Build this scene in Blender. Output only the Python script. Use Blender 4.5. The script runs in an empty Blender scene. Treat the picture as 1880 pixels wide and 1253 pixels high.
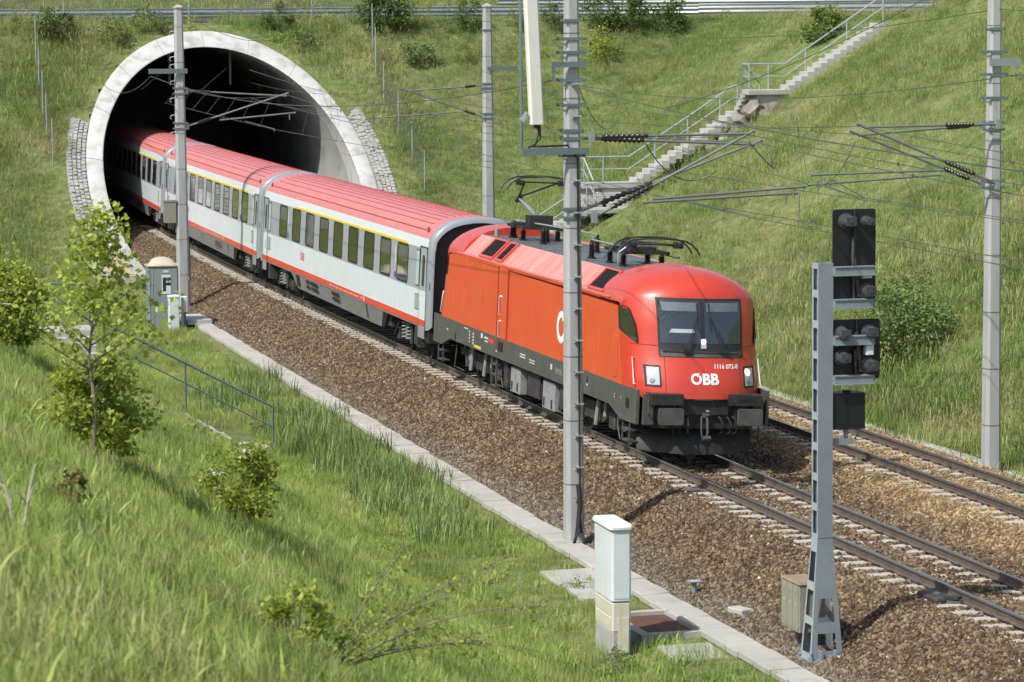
import bpy, bmesh, math, random
import numpy as np
from mathutils import Vector, Matrix

random.seed(7); RNG = np.random.default_rng(11)
SC = bpy.context.scene
COL = SC.collection

# ---------------------------------------------------------------- camera
CAMP = np.array([-21.0538, -62.2436, 9.4846])
YAW, PIT, ROL, FPX = .263297, .1035575, -.0073291, 5787.18
CF = np.array([math.sin(YAW)*math.cos(PIT), math.cos(YAW)*math.cos(PIT), -math.sin(PIT)])
_rv = np.array([math.cos(YAW), -math.sin(YAW), 0.]); _u = np.cross(_rv, CF)
CR = math.cos(ROL)*_rv + math.sin(ROL)*_u
CU = -math.sin(ROL)*_rv + math.cos(ROL)*_u
cam = bpy.data.objects.new('camera', bpy.data.cameras.new('camera')); COL.objects.link(cam)
cam.matrix_world = Matrix(((CR[0], CU[0], -CF[0], CAMP[0]), (CR[1], CU[1], -CF[1], CAMP[1]), (CR[2], CU[2], -CF[2], CAMP[2]), (0, 0, 0, 1)))
cam.data.sensor_width = 36; cam.data.lens = 36*FPX/1880
cam.data.clip_start = .5; cam.data.clip_end = 3000
cam.data.dof.use_dof = True; cam.data.dof.focus_distance = 72; cam.data.dof.aperture_fstop = 5.6
SC.camera = cam

# ---------------------------------------------------------------- sky, sun, exposure
SUNV = Vector((-.74, -.40, 1.0)).normalized()
W = bpy.data.worlds.new('World'); SC.world = W; W.use_nodes = True
wn = W.node_tree.nodes; bg = wn['Background']
sky = wn.new('ShaderNodeTexSky'); sky.sky_type = 'NISHITA'; sky.sun_disc = False
sky.sun_elevation = math.asin(SUNV.z); sky.sun_rotation = math.atan2(SUNV.x, SUNV.y)
sky.air_density = 1.2; sky.dust_density = 2.5; sky.altitude = 250
W.node_tree.links.new(sky.outputs[0], bg.inputs[0]); bg.inputs[1].default_value = .135
sun = bpy.data.objects.new('sun', bpy.data.lights.new('sun', 'SUN')); COL.objects.link(sun)
sun.data.energy = 4.4; sun.data.angle = math.radians(.55); sun.data.color = (1, .97, .92)
sun.rotation_mode = 'QUATERNION'; sun.rotation_quaternion = SUNV.to_track_quat('Z', 'Y')
SC.view_settings.view_transform = 'Standard'; SC.view_settings.look = 'None'
SC.view_settings.exposure = 0.2; SC.view_settings.gamma = 1
SC.render.engine = 'CYCLES'
SC.cycles.use_denoising = True; SC.cycles.max_bounces = 6; SC.cycles.diffuse_bounces = 2
SC.cycles.glossy_bounces = 3; SC.cycles.transmission_bounces = 4; SC.cycles.transparent_max_bounces = 8
SC.cycles.use_adaptive_sampling = True; SC.cycles.adaptive_threshold = .03

# ---------------------------------------------------------------- track geometry (a gentle transition curve)
K1, K2, CANT, T2 = -.0002538, -7.1e-6, -.049, 4.5425
def th(s): return K1*s + K2*s*s/2
def trk(s, off=0., z=0.):
    s = np.asarray(s, float); off = np.asarray(off, float); z = np.asarray(z, float)
    e = s - np.clip(s, -80, 130); s = s - e
    t = th(s); x = -(K1*s**2/2 + K2*s**3/6) - e*np.sin(t); y = s - K1*K1*s**3/6 + e*np.cos(t)
    return np.stack(np.broadcast_arrays(x + off*np.cos(t), y + off*np.sin(t), z), -1)
def to_s(P):
    P = np.asarray(P, float); s = P[..., 1].copy()
    for _ in range(4):
        t = th(s); dx = P[..., 0] + (K1*s**2/2 + K2*s**3/6); dy = P[..., 1] - (s - K1*K1*s**3/6)
        s = s - dx*np.sin(t) + dy*np.cos(t)
    t = th(s); dx = P[..., 0] + (K1*s**2/2 + K2*s**3/6); dy = P[..., 1] - (s - K1*K1*s**3/6)
    return s, dx*np.cos(t) + dy*np.sin(t)
def V(s, off=0., z=0.): return Vector(trk(s, off, z).tolist())
def project(P):
    d = np.asarray(P, float) - CAMP; z = d @ CF
    z = np.where(np.abs(z) < 1e-3, 1e-3, z)
    return 940 + FPX*(d @ CR)/z, 626.5 - FPX*(d @ CU)/z, z

# ---------------------------------------------------------------- materials
MATS = {}
def newmat(name):
    m = bpy.data.materials.new(name); m.use_nodes = True; MATS[name] = m
    nt = m.node_tree; return m, nt, nt.nodes['Principled BSDF']
def N(nt, t, **k):
    n = nt.nodes.new(t)
    for a, b in k.items(): setattr(n, a, b)
    return n
def L(nt, a, b): nt.links.new(a, b)
def ramp(nt, fac, stops, interp='LINEAR'):
    r = N(nt, 'ShaderNodeValToRGB'); r.color_ramp.interpolation = interp
    el = r.color_ramp.elements
    while len(el) < len(stops): el.new(.5)
    for e, (p, c) in zip(el, stops): e.position = p; e.color = (*c, 1)
    L(nt, fac, r.inputs[0]); return r.outputs[0]
def mix(nt, fac, a, b, mode='MIX'):
    n = N(nt, 'ShaderNodeMix', data_type='RGBA', blend_type=mode)
    if isinstance(fac, float): n.inputs[0].default_value = fac
    else: L(nt, fac, n.inputs[0])
    for i, v in ((6, a), (7, b)):
        if isinstance(v, tuple): n.inputs[i].default_value = (*v, 1)
        else: L(nt, v, n.inputs[i])
    return n.outputs[2]
def noise(nt, scale, detail=4, vec=None, rough=.55, stretch=None, coord='Object'):
    tc = N(nt, 'ShaderNodeTexCoord'); n = N(nt, 'ShaderNodeTexNoise')
    n.inputs['Scale'].default_value = scale; n.inputs['Detail'].default_value = detail; n.inputs['Roughness'].default_value = rough
    src = tc.outputs['Object' if coord == 'World' else coord]
    if coord == 'World': src = N(nt, 'ShaderNodeNewGeometry').outputs['Position']
    if stretch:
        mp = N(nt, 'ShaderNodeMapping'); mp.inputs['Scale'].default_value = stretch; L(nt, src, mp.inputs[0]); src = mp.outputs[0]
    L(nt, src, n.inputs['Vector']); return n.outputs[0]
def bump(nt, b, h, strength=.3, dist=.02):
    n = N(nt, 'ShaderNodeBump'); n.inputs['Strength'].default_value = strength; n.inputs['Distance'].default_value = dist
    L(nt, h, n.inputs['Height']); L(nt, n.outputs[0], b.inputs['Normal'])
def sc(c, k): return tuple(min(1, x*k) for x in c)
def mat(name, col, rough=.6, metal=0., var=.12, scale=3., bmp=0., bscale=30., stretch=None, coat=0., spec=.5, coord='Object', dirt=None):
    m, nt, b = newmat(name)
    b.inputs['Roughness'].default_value = rough; b.inputs['Metallic'].default_value = metal
    b.inputs['Specular IOR Level'].default_value = spec; b.inputs['Coat Weight'].default_value = coat; b.inputs['Coat Roughness'].default_value = .12
    nz = noise(nt, scale, 5, stretch=stretch, coord=coord)
    c = ramp(nt, nz, [(.28, sc(col, 1-var)), (.72, sc(col, 1+var))])
    if dirt:
        nz2 = noise(nt, dirt[2], 6, stretch=dirt[3] if len(dirt) > 3 else None, coord=coord)
        f = ramp(nt, nz2, [(dirt[4] if len(dirt) > 4 else .5, (0, 0, 0)), ((dirt[4] if len(dirt) > 4 else .5)+.2, (dirt[1],)*3)])
        c = mix(nt, f, c, dirt[0])
    L(nt, c, b.inputs['Base Color'])
    if bmp: bump(nt, b, noise(nt, bscale, 5, coord=coord), bmp, .01)
    return m
def glass(name, col, rough=.04):
    m, nt, b = newmat(name)
    b.inputs['Base Color'].default_value = (*col, 1); b.inputs['Roughness'].default_value = rough
    b.inputs['Specular IOR Level'].default_value = .9; b.inputs['Coat Weight'].default_value = .6; b.inputs['Coat Roughness'].default_value = .03
    return m
def emit(name, col, st):
    m, nt, b = newmat(name); b.inputs['Base Color'].default_value = (*col, 1)
    b.inputs['Emission Color'].default_value = (*col, 1); b.inputs['Emission Strength'].default_value = st; return m

RED = (.62, .052, .016)
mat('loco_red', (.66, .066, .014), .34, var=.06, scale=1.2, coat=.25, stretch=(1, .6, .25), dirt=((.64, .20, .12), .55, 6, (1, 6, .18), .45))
mat('loco_cab_red', (.54, .048, .021), .38, var=.05, scale=2, coat=.45)  # darker copy of the side red, with the nose's shade in its colour
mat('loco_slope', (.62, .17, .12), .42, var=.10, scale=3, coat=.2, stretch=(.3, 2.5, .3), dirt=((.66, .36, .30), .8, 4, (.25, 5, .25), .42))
mat('loco_deck', (.095, .105, .11), .62, var=.2, scale=3, dirt=((.16, .16, .15), .6, 6))
mat('loco_grey', (.075, .080, .068), .55, var=.14, scale=3, dirt=((.13, .12, .10), .6, 4, (1, 2, .5)))
mat('loco_black', (.022, .022, .023), .55, var=.25, scale=6, bmp=.2, dirt=((.05, .045, .04), .7, 7))
mat('bogie_dark', (.035, .032, .030), .7, var=.35, scale=7, bmp=.4, dirt=((.10, .07, .045), .8, 5))
mat('bogie_grey', (.27, .28, .27), .6, var=.2, scale=6, dirt=((.10, .09, .08), .8, 6))
mat('black_rubber', (.018, .018, .019), .65)
mat('vent_black', (.012, .010, .010), .7)
mat('white_paint', (.80, .80, .78), .45, var=.04)
mat('grey_print', (.55, .56, .54), .5, var=.05)
mat('yellow_print', (.65, .52, .10), .5)
mat('steel_pale', (.55, .57, .58), .35, .6)
mat('coach_white', (.67, .715, .735), .33, var=.035, scale=1.5, stretch=(1, .5, 2), coat=.25, dirt=((.54, .57, .57), .7, 3, (1, 4, .3)))
mat('coach_grey', (.33, .355, .38), .35, var=.04, scale=2, coat=.2)
mat('coach_dark', (.20, .205, .20), .5, var=.12, scale=2.5, dirt=((.13, .12, .11), .7, 3, (1, 1, 3)))
mat('coach_stripe', (.66, .055, .025), .4, var=.06, scale=3, coat=.2)
mat('coach_yellow', (.78, .58, .05), .4, var=.04)
mat('coach_roof', (.50, .165, .155), .55, var=.09, scale=2.5, stretch=(1, .5, 1), dirt=((.46, .235, .22), .7, 4, (2, 1.5, 2)))
mat('coach_rib', (.36, .03, .028), .5)
mat('coach_rim', (.25, .275, .30), .36, var=.06, coat=.2)
mat('coach_end', (.055, .055, .062), .6, var=.15)
mat('hook_steel', (.13, .125, .12), .5, .4, var=.2, scale=8)
mat('paper_grey', (.42, .46, .47), .6)
mat('frosted', (.45, .56, .56), .3, var=.05, coat=.4)
glass('window_glass', (.035, .040, .022), .05)
glass('windscreen_glass', (.028, .036, .045), .04)
mat('band_grey', (.13, .155, .17), .5)
glass('lamp_glass', (.42, .48, .52), .12)
emit('lamp_lit', (1, .80, .48), 3.2)
mat('blue_sign', (.05, .07, .30), .4)
mat('rail_side', (.115, .092, .075), .62, .1, var=.25, scale=6, bmp=.2)
mat('rail_top', (.42, .42, .42), .26, .95, var=.1)
mat('sleeper_concrete', (.42, .395, .34), .85, var=.12, scale=2.2, bmp=.2, coord='World', dirt=((.28, .23, .17), .75, 2.2))
mat('clip_dark', (.05, .035, .03), .7)
mat('path_concrete', (.40, .385, .34), .9, var=.14, scale=.8, bmp=.25, bscale=40, coord='World', dirt=((.27, .25, .20), .75, 1.6))
mat('concrete', (.40, .39, .36), .85, var=.10, scale=1.2, bmp=.2, coord='World', dirt=((.33, .32, .29), .6, 1.4, (1, 1, .3)))
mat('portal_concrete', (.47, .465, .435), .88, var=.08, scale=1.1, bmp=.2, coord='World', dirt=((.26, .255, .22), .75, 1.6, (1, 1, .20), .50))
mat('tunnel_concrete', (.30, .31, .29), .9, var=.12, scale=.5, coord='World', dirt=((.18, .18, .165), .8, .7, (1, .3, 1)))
mat('mast_concrete', (.37, .375, .365), .8, var=.10, scale=1.6, bmp=.18, stretch=(1, 1, .25), dirt=((.27, .275, .27), .7, 2.6, (2, 2, .3)))
mat('paving_stone', (.33, .33, .30), .85, var=.22, scale=1.3, bmp=.5, bscale=14, coord='World')
mat('mortar', (.29, .275, .24), .95, var=.2, scale=3, coord='World')
mat('galvanised', (.36, .39, .40), .45, .55, var=.12, scale=5)
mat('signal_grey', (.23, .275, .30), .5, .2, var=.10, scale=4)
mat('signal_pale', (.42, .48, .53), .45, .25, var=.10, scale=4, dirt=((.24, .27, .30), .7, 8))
mat('signal_black', (.010, .011, .012), .5)
mat('signal_hood', (.05, .053, .056), .38)
mat('wire_dark', (.10, .12, .10), .55, .4)
mat('wire_tube', (.27, .29, .255), .45, .6, var=.15, scale=4)
mat('insulator_brown', (.026, .019, .017), .35, coat=.2)
mat('antenna_white', (.68, .67, .60), .5, var=.04, scale=2)
mat('cabinet_white', (.62, .67, .68), .55, var=.05, scale=2, dirt=((.55, .43, .28), .5, 3, (3, 3, .35), .56))
mat('cabinet_cream', (.58, .56, .46), .6, var=.06, scale=3, dirt=((.60, .38, .13), .8, 4, (3, 3, .5), .55))
mat('cabinet_base', (.36, .37, .34), .85, var=.12, scale=4, bmp=.2)
mat('cabinet_beige', (.26, .255, .20), .55, var=.08, scale=3)
mat('cabinet_rust', (.27, .19, .13), .7, var=.2, scale=4)
mat('booth_grey', (.22, .265, .27), .5, var=.06, scale=3)
mat('booth_cap', (.50, .44, .32), .6, var=.08)
mat('print_black', (.012, .018, .022), .5)
mat('rust_plate', (.10, .045, .026), .85, var=.3, scale=4, bmp=.3)
mat('plank', (.42, .33, .215), .85, var=.14, scale=2, coord='World', stretch=(1, 1, 4))
mat('guardrail_steel', (.24, .275, .30), .45, .5, var=.12, scale=3)
mat('guardrail_pale', (.30, .31, .31), .5, .4, var=.1, scale=3)
mat('railing_grey', (.16, .205, .21), .5, .35, var=.12, scale=4)
mat('railing_pale', (.44, .50, .53), .42, .5, var=.12, scale=4)
mat('asphalt', (.06, .06, .062), .9, var=.15, scale=2, coord='World')
mat('rock', (.20, .18, .15), .9, var=.5, scale=1.6, bmp=1., bscale=5, coord='World')
mat('fence_wire', (.13, .16, .13), .6, .3)
mat('bark', (.20, .17, .13), .9, var=.3, scale=9, bmp=.5)
mat('dry_branch', (.36, .32, .26), .9, var=.2, scale=9)
mat('vehicle_white', (.75, .76, .76), .35, coat=.5)
mat('vehicle_blue', (.03, .14, .55), .35, coat=.5)

def leafmat(name, dark, light, tr=.35):
    m = bpy.data.materials.new(name); m.use_nodes = True; MATS[name] = m; nt = m.node_tree; nt.nodes.clear()
    at = N(nt, 'ShaderNodeAttribute', attribute_name='tone'); oi = N(nt, 'ShaderNodeObjectInfo')
    c = ramp(nt, at.outputs['Fac'], [(0., dark), (1., light)])
    hs = N(nt, 'ShaderNodeHueSaturation'); L(nt, c, hs.inputs['Color'])
    mr = N(nt, 'ShaderNodeMapRange'); L(nt, oi.outputs['Random'], mr.inputs[0]); mr.inputs[3].default_value = .82; mr.inputs[4].default_value = 1.18
    L(nt, mr.outputs[0], hs.inputs['Value'])
    d = N(nt, 'ShaderNodeBsdfPrincipled'); d.inputs['Roughness'].default_value = .5; d.inputs['Specular IOR Level'].default_value = .35
    t = N(nt, 'ShaderNodeBsdfTranslucent'); L(nt, hs.outputs[0], d.inputs['Base Color']); L(nt, hs.outputs[0], t.inputs['Color'])
    mx = N(nt, 'ShaderNodeMixShader'); mx.inputs[0].default_value = tr; L(nt, d.outputs[0], mx.inputs[1]); L(nt, t.outputs[0], mx.inputs[2])
    o = N(nt, 'ShaderNodeOutputMaterial'); L(nt, mx.outputs[0], o.inputs[0]); return m
leafmat('leaf_mid', (.08, .125, .02), (.25, .33, .06), .4)
leafmat('leaf_dark', (.05, .08, .018), (.15, .21, .05), .4)
leafmat('leaf_lime', (.20, .26, .03), (.48, .55, .09), .48)
leafmat('leaf_grey', (.085, .13, .035), (.24, .33, .105), .38)
leafmat('leaf_red', (.10, .14, .03), (.34, .20, .07))
leafmat('blossom', (.62, .62, .50), (.80, .80, .72), .2)
leafmat('reed_leaf', (.10, .16, .045), (.25, .345, .125), .3)

def grassmat(name, a, b_, dry, patch):
    m = bpy.data.materials.new(name); m.use_nodes = True; MATS[name] = m; nt = m.node_tree; nt.nodes.clear()
    oi = N(nt, 'ShaderNodeObjectInfo'); at = N(nt, 'ShaderNodeAttribute', attribute_name='tone')
    geo = N(nt, 'ShaderNodeNewGeometry')
    def wn_(s):
        n = N(nt, 'ShaderNodeTexNoise'); n.inputs['Scale'].default_value = s; n.inputs['Detail'].default_value = 4; L(nt, geo.outputs['Position'], n.inputs['Vector']); return n.outputs[0]
    c = ramp(nt, at.outputs['Fac'], [(0, a), (.80, b_), (.95, b_), (.975, (.42, .41, .22))])
    f1 = ramp(nt, wn_(.22), [(patch, (0, 0, 0)), (patch+.16, (.85, .85, .85))])
    c = mix(nt, f1, c, dry)
    f2 = ramp(nt, oi.outputs['Random'], [(.70, (0, 0, 0)), (.95, (.75, .75, .75))])
    c = mix(nt, f2, c, dry)
    f3 = ramp(nt, wn_(.9), [(.35, (.72, .72, .72)), (.65, (1.2, 1.2, 1.2))])
    c = mix(nt, 1.0, c, f3, 'MULTIPLY')
    f4 = ramp(nt, wn_(.13), [(.38, (.78, .86, .70)), (.62, (1.15, 1.08, 1.1))])
    c = mix(nt, 1.0, c, f4, 'MULTIPLY')
    d = N(nt, 'ShaderNodeBsdfPrincipled'); d.inputs['Roughness'].default_value = .6; d.inputs['Specular IOR Level'].default_value = .25
    t = N(nt, 'ShaderNodeBsdfTranslucent'); L(nt, c, d.inputs['Base Color']); L(nt, c, t.inputs['Color'])
    mx = N(nt, 'ShaderNodeMixShader'); mx.inputs[0].default_value = .3; L(nt, d.outputs[0], mx.inputs[1]); L(nt, t.outputs[0], mx.inputs[2])
    o = N(nt, 'ShaderNodeOutputMaterial'); L(nt, mx.outputs[0], o.inputs[0]); return m
grassmat('grass_near', (.170, .255, .050), (.36, .47, .115), (.44, .43, .21), .585)  # greens raised so the colour makes up for grazing sun on this slope
grassmat('grass_far', (.122, .200, .042), (.265, .375, .09), (.40, .38, .18), .51)

def groundmat():
    m, nt, b = newmat('grass_ground'); b.inputs['Roughness'].default_value = .95; b.inputs['Specular IOR Level'].default_value = .1
    n1 = noise(nt, .35, 6, coord='World'); n2 = noise(nt, 3.5, 6, coord='World'); n3 = noise(nt, 18, 4, coord='World')
    c = ramp(nt, n1, [(.35, (.10, .155, .036)), (.52, (.165, .205, .065)), (.66, (.29, .26, .13))])
    c2 = ramp(nt, n2, [(.3, (.075, .12, .03)), (.5, (.165, .205, .065)), (.7, (.33, .29, .16))])
    c = mix(nt, .55, c, c2)
    c = mix(nt, 1.0, c, ramp(nt, n3, [(.3, (.6, .6, .6)), (.7, (1.3, 1.3, 1.3))]), 'MULTIPLY')
    L(nt, c, b.inputs['Base Color']); bump(nt, b, n3, .9, .08); return m
groundmat()
def ballastmat(name, inst):
    m, nt, b = newmat(name); b.inputs['Roughness'].default_value = .9; b.inputs['Specular IOR Level'].default_value = .2
    geo = N(nt, 'ShaderNodeNewGeometry')
    sx = N(nt, 'ShaderNodeSeparateXYZ'); L(nt, geo.outputs['Position'], sx.inputs[0])
    if inst: rnd = N(nt, 'ShaderNodeObjectInfo').outputs['Random']
    else:
        v = N(nt, 'ShaderNodeTexVoronoi'); v.inputs['Scale'].default_value = 17; L(nt, geo.outputs['Position'], v.inputs['Vector'])
        s2 = N(nt, 'ShaderNodeSeparateColor'); L(nt, v.outputs['Color'], s2.inputs[0]); rnd = s2.outputs[0]
        bump(nt, b, v.outputs['Distance'], 1., .06)
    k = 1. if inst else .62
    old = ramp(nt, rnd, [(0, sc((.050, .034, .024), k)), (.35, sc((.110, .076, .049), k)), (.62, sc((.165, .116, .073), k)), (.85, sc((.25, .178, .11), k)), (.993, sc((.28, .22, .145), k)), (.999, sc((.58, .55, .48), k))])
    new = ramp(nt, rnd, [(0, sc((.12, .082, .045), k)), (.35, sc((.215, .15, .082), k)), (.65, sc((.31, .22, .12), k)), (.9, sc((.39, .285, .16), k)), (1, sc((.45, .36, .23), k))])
    grv = ramp(nt, rnd, [(0, sc((.08, .065, .048), k)), (.5, sc((.17, .14, .105), k)), (1, sc((.28, .235, .18), k))])
    nz = noise(nt, .55, 4, coord='World')
    def sm(lo, hi, w):
        a = N(nt, 'ShaderNodeMath', operation='MULTIPLY_ADD'); L(nt, nz, a.inputs[0]); a.inputs[1].default_value = w
        at = N(nt, 'ShaderNodeAttribute', attribute_name='off') if not inst else None
        L(nt, (at.outputs['Fac'] if at else sx.outputs[0]), a.inputs[2])
        r = N(nt, 'ShaderNodeMapRange', interpolation_type='SMOOTHSTEP'); L(nt, a.outputs[0], r.inputs[0]); r.inputs[1].default_value = lo; r.inputs[2].default_value = hi
        return r.outputs[0]
    c = mix(nt, sm(2.7, 3.6, 1.4), old, new)
    c = mix(nt, sm(-2.2, -3.1, 1.2), c, grv)
    nz2 = noise(nt, 1.3, 5, coord='World')
    c = mix(nt, 1.0, c, ramp(nt, nz2, [(.3, (.72, .70, .68)), (.7, (1.18, 1.16, 1.1))]), 'MULTIPLY')
    L(nt, c, b.inputs['Base Color']); return m
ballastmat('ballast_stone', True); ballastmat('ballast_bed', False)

# ---------------------------------------------------------------- mesh helpers
class MB:
    def __init__(s): s.v = []; s.f = []; s.m = []
    def add(s, vs, fs, m=0):
        o = len(s.v); s.v += [tuple(map(float, p)) for p in vs]
        s.f += [tuple(o+i for i in f) for f in fs]; s.m += [m]*len(fs); return s
    def box(s, x0, x1, y0, y1, z0, z1, m=0):
        return s.add([(x0, y0, z0), (x1, y0, z0), (x1, y1, z0), (x0, y1, z0), (x0, y0, z1), (x1, y0, z1), (x1, y1, z1), (x0, y1, z1)],
                     [(3, 2, 1, 0), (4, 5, 6, 7), (0, 1, 5, 4), (1, 2, 6, 5), (2, 3, 7, 6), (3, 0, 4, 7)], m)
    def cbox(s, x0, x1, y0, y1, z0, z1, c=.02, m=0):
        # box with chamfered vertical and top edges
        def ring(i, z): return [(x0+i, y0+c, z), (x0+c, y0+i, z), (x1-c, y0+i, z), (x1-i, y0+c, z), (x1-i, y1-c, z), (x1-c, y1-i, z), (x0+c, y1-i, z), (x0+i, y1-c, z)]
        r = [ring(0, z0), ring(0, z1-c), [(x0+c, y0+c, z1), (x0+c*1.2, y0+c, z1), (x1-c*1.2, y0+c, z1), (x1-c, y0+c, z1), (x1-c, y1-c, z1), (x1-c*1.2, y1-c, z1), (x0+c*1.2, y1-c, z1), (x0+c, y1-c, z1)]]
        vs = sum(r, []); fs = [tuple(range(7, -1, -1)), tuple(range(16, 24))]
        for k in (0, 8): fs += [(k+i, k+(i+1) % 8, k+8+(i+1) % 8, k+8+i) for i in range(8)]
        return s.add(vs, fs, m)
    def bar(s, p, q, w, h=None, m=0, up=(0, 0, 1)):
        p = Vector(p); q = Vector(q); h = h or w; d = (q-p).normalized(); up = Vector(up)
        if abs(d.dot(up)) > .98: up = Vector((1, 0, 0))
        a = d.cross(up).normalized()*w/2; b = a.cross(d).normalized()*h/2
        vs = [p-a-b, p+a-b, p+a+b, p-a+b, q-a-b, q+a-b, q+a+b, q-a+b]
        return s.add(vs, [(3, 2, 1, 0), (4, 5, 6, 7), (0, 1, 5, 4), (1, 2, 6, 5), (2, 3, 7, 6), (3, 0, 4, 7)], m)
    def tube(s, pts, r, n=6, m=0, cap=True):
        pts = [Vector(p) for p in pts]; k = len(pts)
        rs = r if isinstance(r, (list, tuple)) else [r]*k
        up = Vector((0, 0, 1)); vs = []
        for i, p in enumerate(pts):
            d = (pts[min(i+1, k-1)]-pts[max(i-1, 0)]); d = d.normalized() if d.length > 1e-9 else Vector((0, 0, 1))
            u_ = up if abs(d.dot(up)) < .95 else Vector((1, 0, 0))
            a = d.cross(u_).normalized(); b = d.cross(a)
            vs += [p + (a*math.cos(2*math.pi*j/n)+b*math.sin(2*math.pi*j/n))*rs[i] for j in range(n)]
        fs = [(i*n+j, i*n+(j+1) % n, (i+1)*n+(j+1) % n, (i+1)*n+j) for i in range(k-1) for j in range(n)]
        if cap: fs += [tuple(range(n-1, -1, -1)), tuple((k-1)*n+j for j in range(n))]
        return s.add(vs, fs, m)
    def lathe(s, prof, o=(0, 0, 0), axis=(0, 0, 1), n=12, m=0):
        ax = Vector(axis).normalized(); t = Vector((1, 0, 0)) if abs(ax.x) < .9 else Vector((0, 1, 0))
        a = ax.cross(t).normalized(); b = ax.cross(a); o = Vector(o); vs = []
        for r, h in prof: vs += [o+ax*h+(a*math.cos(2*math.pi*j/n)+b*math.sin(2*math.pi*j/n))*max(r, 1e-4) for j in range(n)]
        k = len(prof); fs = [(i*n+j, (i+1)*n+j, (i+1)*n+(j+1) % n, i*n+(j+1) % n) for i in range(k-1) for j in range(n)]
        fs += [tuple(range(n)), tuple((k-1)*n+j for j in range(n-1, -1, -1))]
        return s.add(vs, fs, m)
    def prism(s, poly, f0, f1, m=0):
        n = len(poly); vs = [f0(a, b) for a, b in poly]+[f1(a, b) for a, b in poly]
        return s.add(vs, [tuple(range(n-1, -1, -1)), tuple(range(n, 2*n))]+[(i, (i+1) % n, n+(i+1) % n, n+i) for i in range(n)], m)
    def grid(s, fn, us, vs_, m=0, flip=False):
        nu, nv = len(us), len(vs_); P = [fn(a, b) for a in us for b in vs_]
        fs = []
        for i in range(nu-1):
            for j in range(nv-1):
                q = (i*nv+j, (i+1)*nv+j, (i+1)*nv+j+1, i*nv+j+1); fs.append(q[::-1] if flip else q)
        return s.add(P, fs, m)
    def mesh(s, name, mats, smooth=None):
        me = bpy.data.meshes.new(name); me.from_pydata(s.v, [], s.f)
        for x in ([mats] if isinstance(mats, str) else mats): me.materials.append(MATS[x])
        if len(set(s.m)) > 1: me.polygons.foreach_set('material_index', s.m)
        if smooth is not None:
            me.polygons.foreach_set('use_smooth', [True]*len(s.f)); me.set_sharp_from_angle(angle=math.radians(smooth))
        me.update(); return me
    def build(s, name, mats, parent=None, smooth=None, fix=False):
        me = s.mesh(name, mats, smooth)
        if fix:
            b = bmesh.new(); b.from_mesh(me); bmesh.ops.recalc_face_normals(b, faces=b.faces); b.to_mesh(me); b.free()
        return link(name, me, parent)
def link(name, me, parent=None):
    o = bpy.data.objects.new(name, me); COL.objects.link(o)
    if parent is not None: o.parent = parent
    return o
def tag(o, label=None, cat=None, group=None, kind=None):
    for k, v in (('label', label), ('category', cat), ('group', group), ('kind', kind)):
        if v: o[k] = v
    return o
def thing(name, label, cat, loc=(0, 0, 0), rz=0., group=None, ry=0.):
    o = bpy.data.objects.new(name, None); COL.objects.link(o); o.empty_display_size = .2
    o.location = loc; o.rotation_euler = (0, ry, rz); return tag(o, label, cat, group)
KIDS = {}
def copy_tree(o, parent=None):
    c = o.copy(); COL.objects.link(c)
    c.parent = parent
    for ch in [x for x in bpy.data.objects if x.parent == o]: copy_tree(ch, c)
    return c
def text_mesh(txt, size, bold=0.):
    cu = bpy.data.curves.new('t', 'FONT'); cu.body = txt; cu.size = size; cu.align_x = 'CENTER'; cu.align_y = 'CENTER'; cu.offset = bold; cu.resolution_u = 3
    o = bpy.data.objects.new('t', cu); COL.objects.link(o)
    bpy.context.view_layer.update()
    me = bpy.data.meshes.new_from_object(o.evaluated_get(bpy.context.evaluated_depsgraph_get()))
    vs = [tuple(v.co) for v in me.vertices]; fs = [tuple(p.vertices) for p in me.polygons]
    bpy.data.objects.remove(o); bpy.data.curves.remove(cu); bpy.data.meshes.remove(me); return vs, fs
def put_text(mb, txt, size, fn, bold=0., m=0, sx=1.):
    vs, fs = text_mesh(txt, size, bold); mb.add([fn(a*sx, b) for a, b, _ in vs], fs, m)
def rrect(x0, x1, y0, y1, r, n=4):
    out = []
    for cx, cy, a0 in ((x1-r, y1-r, 0), (x0+r, y1-r, 90), (x0+r, y0+r, 180), (x1-r, y0+r, 270)):
        out += [(cx+r*math.cos(math.radians(a0+90*i/n)), cy+r*math.sin(math.radians(a0+90*i/n))) for i in range(n+1)]
    return out
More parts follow.
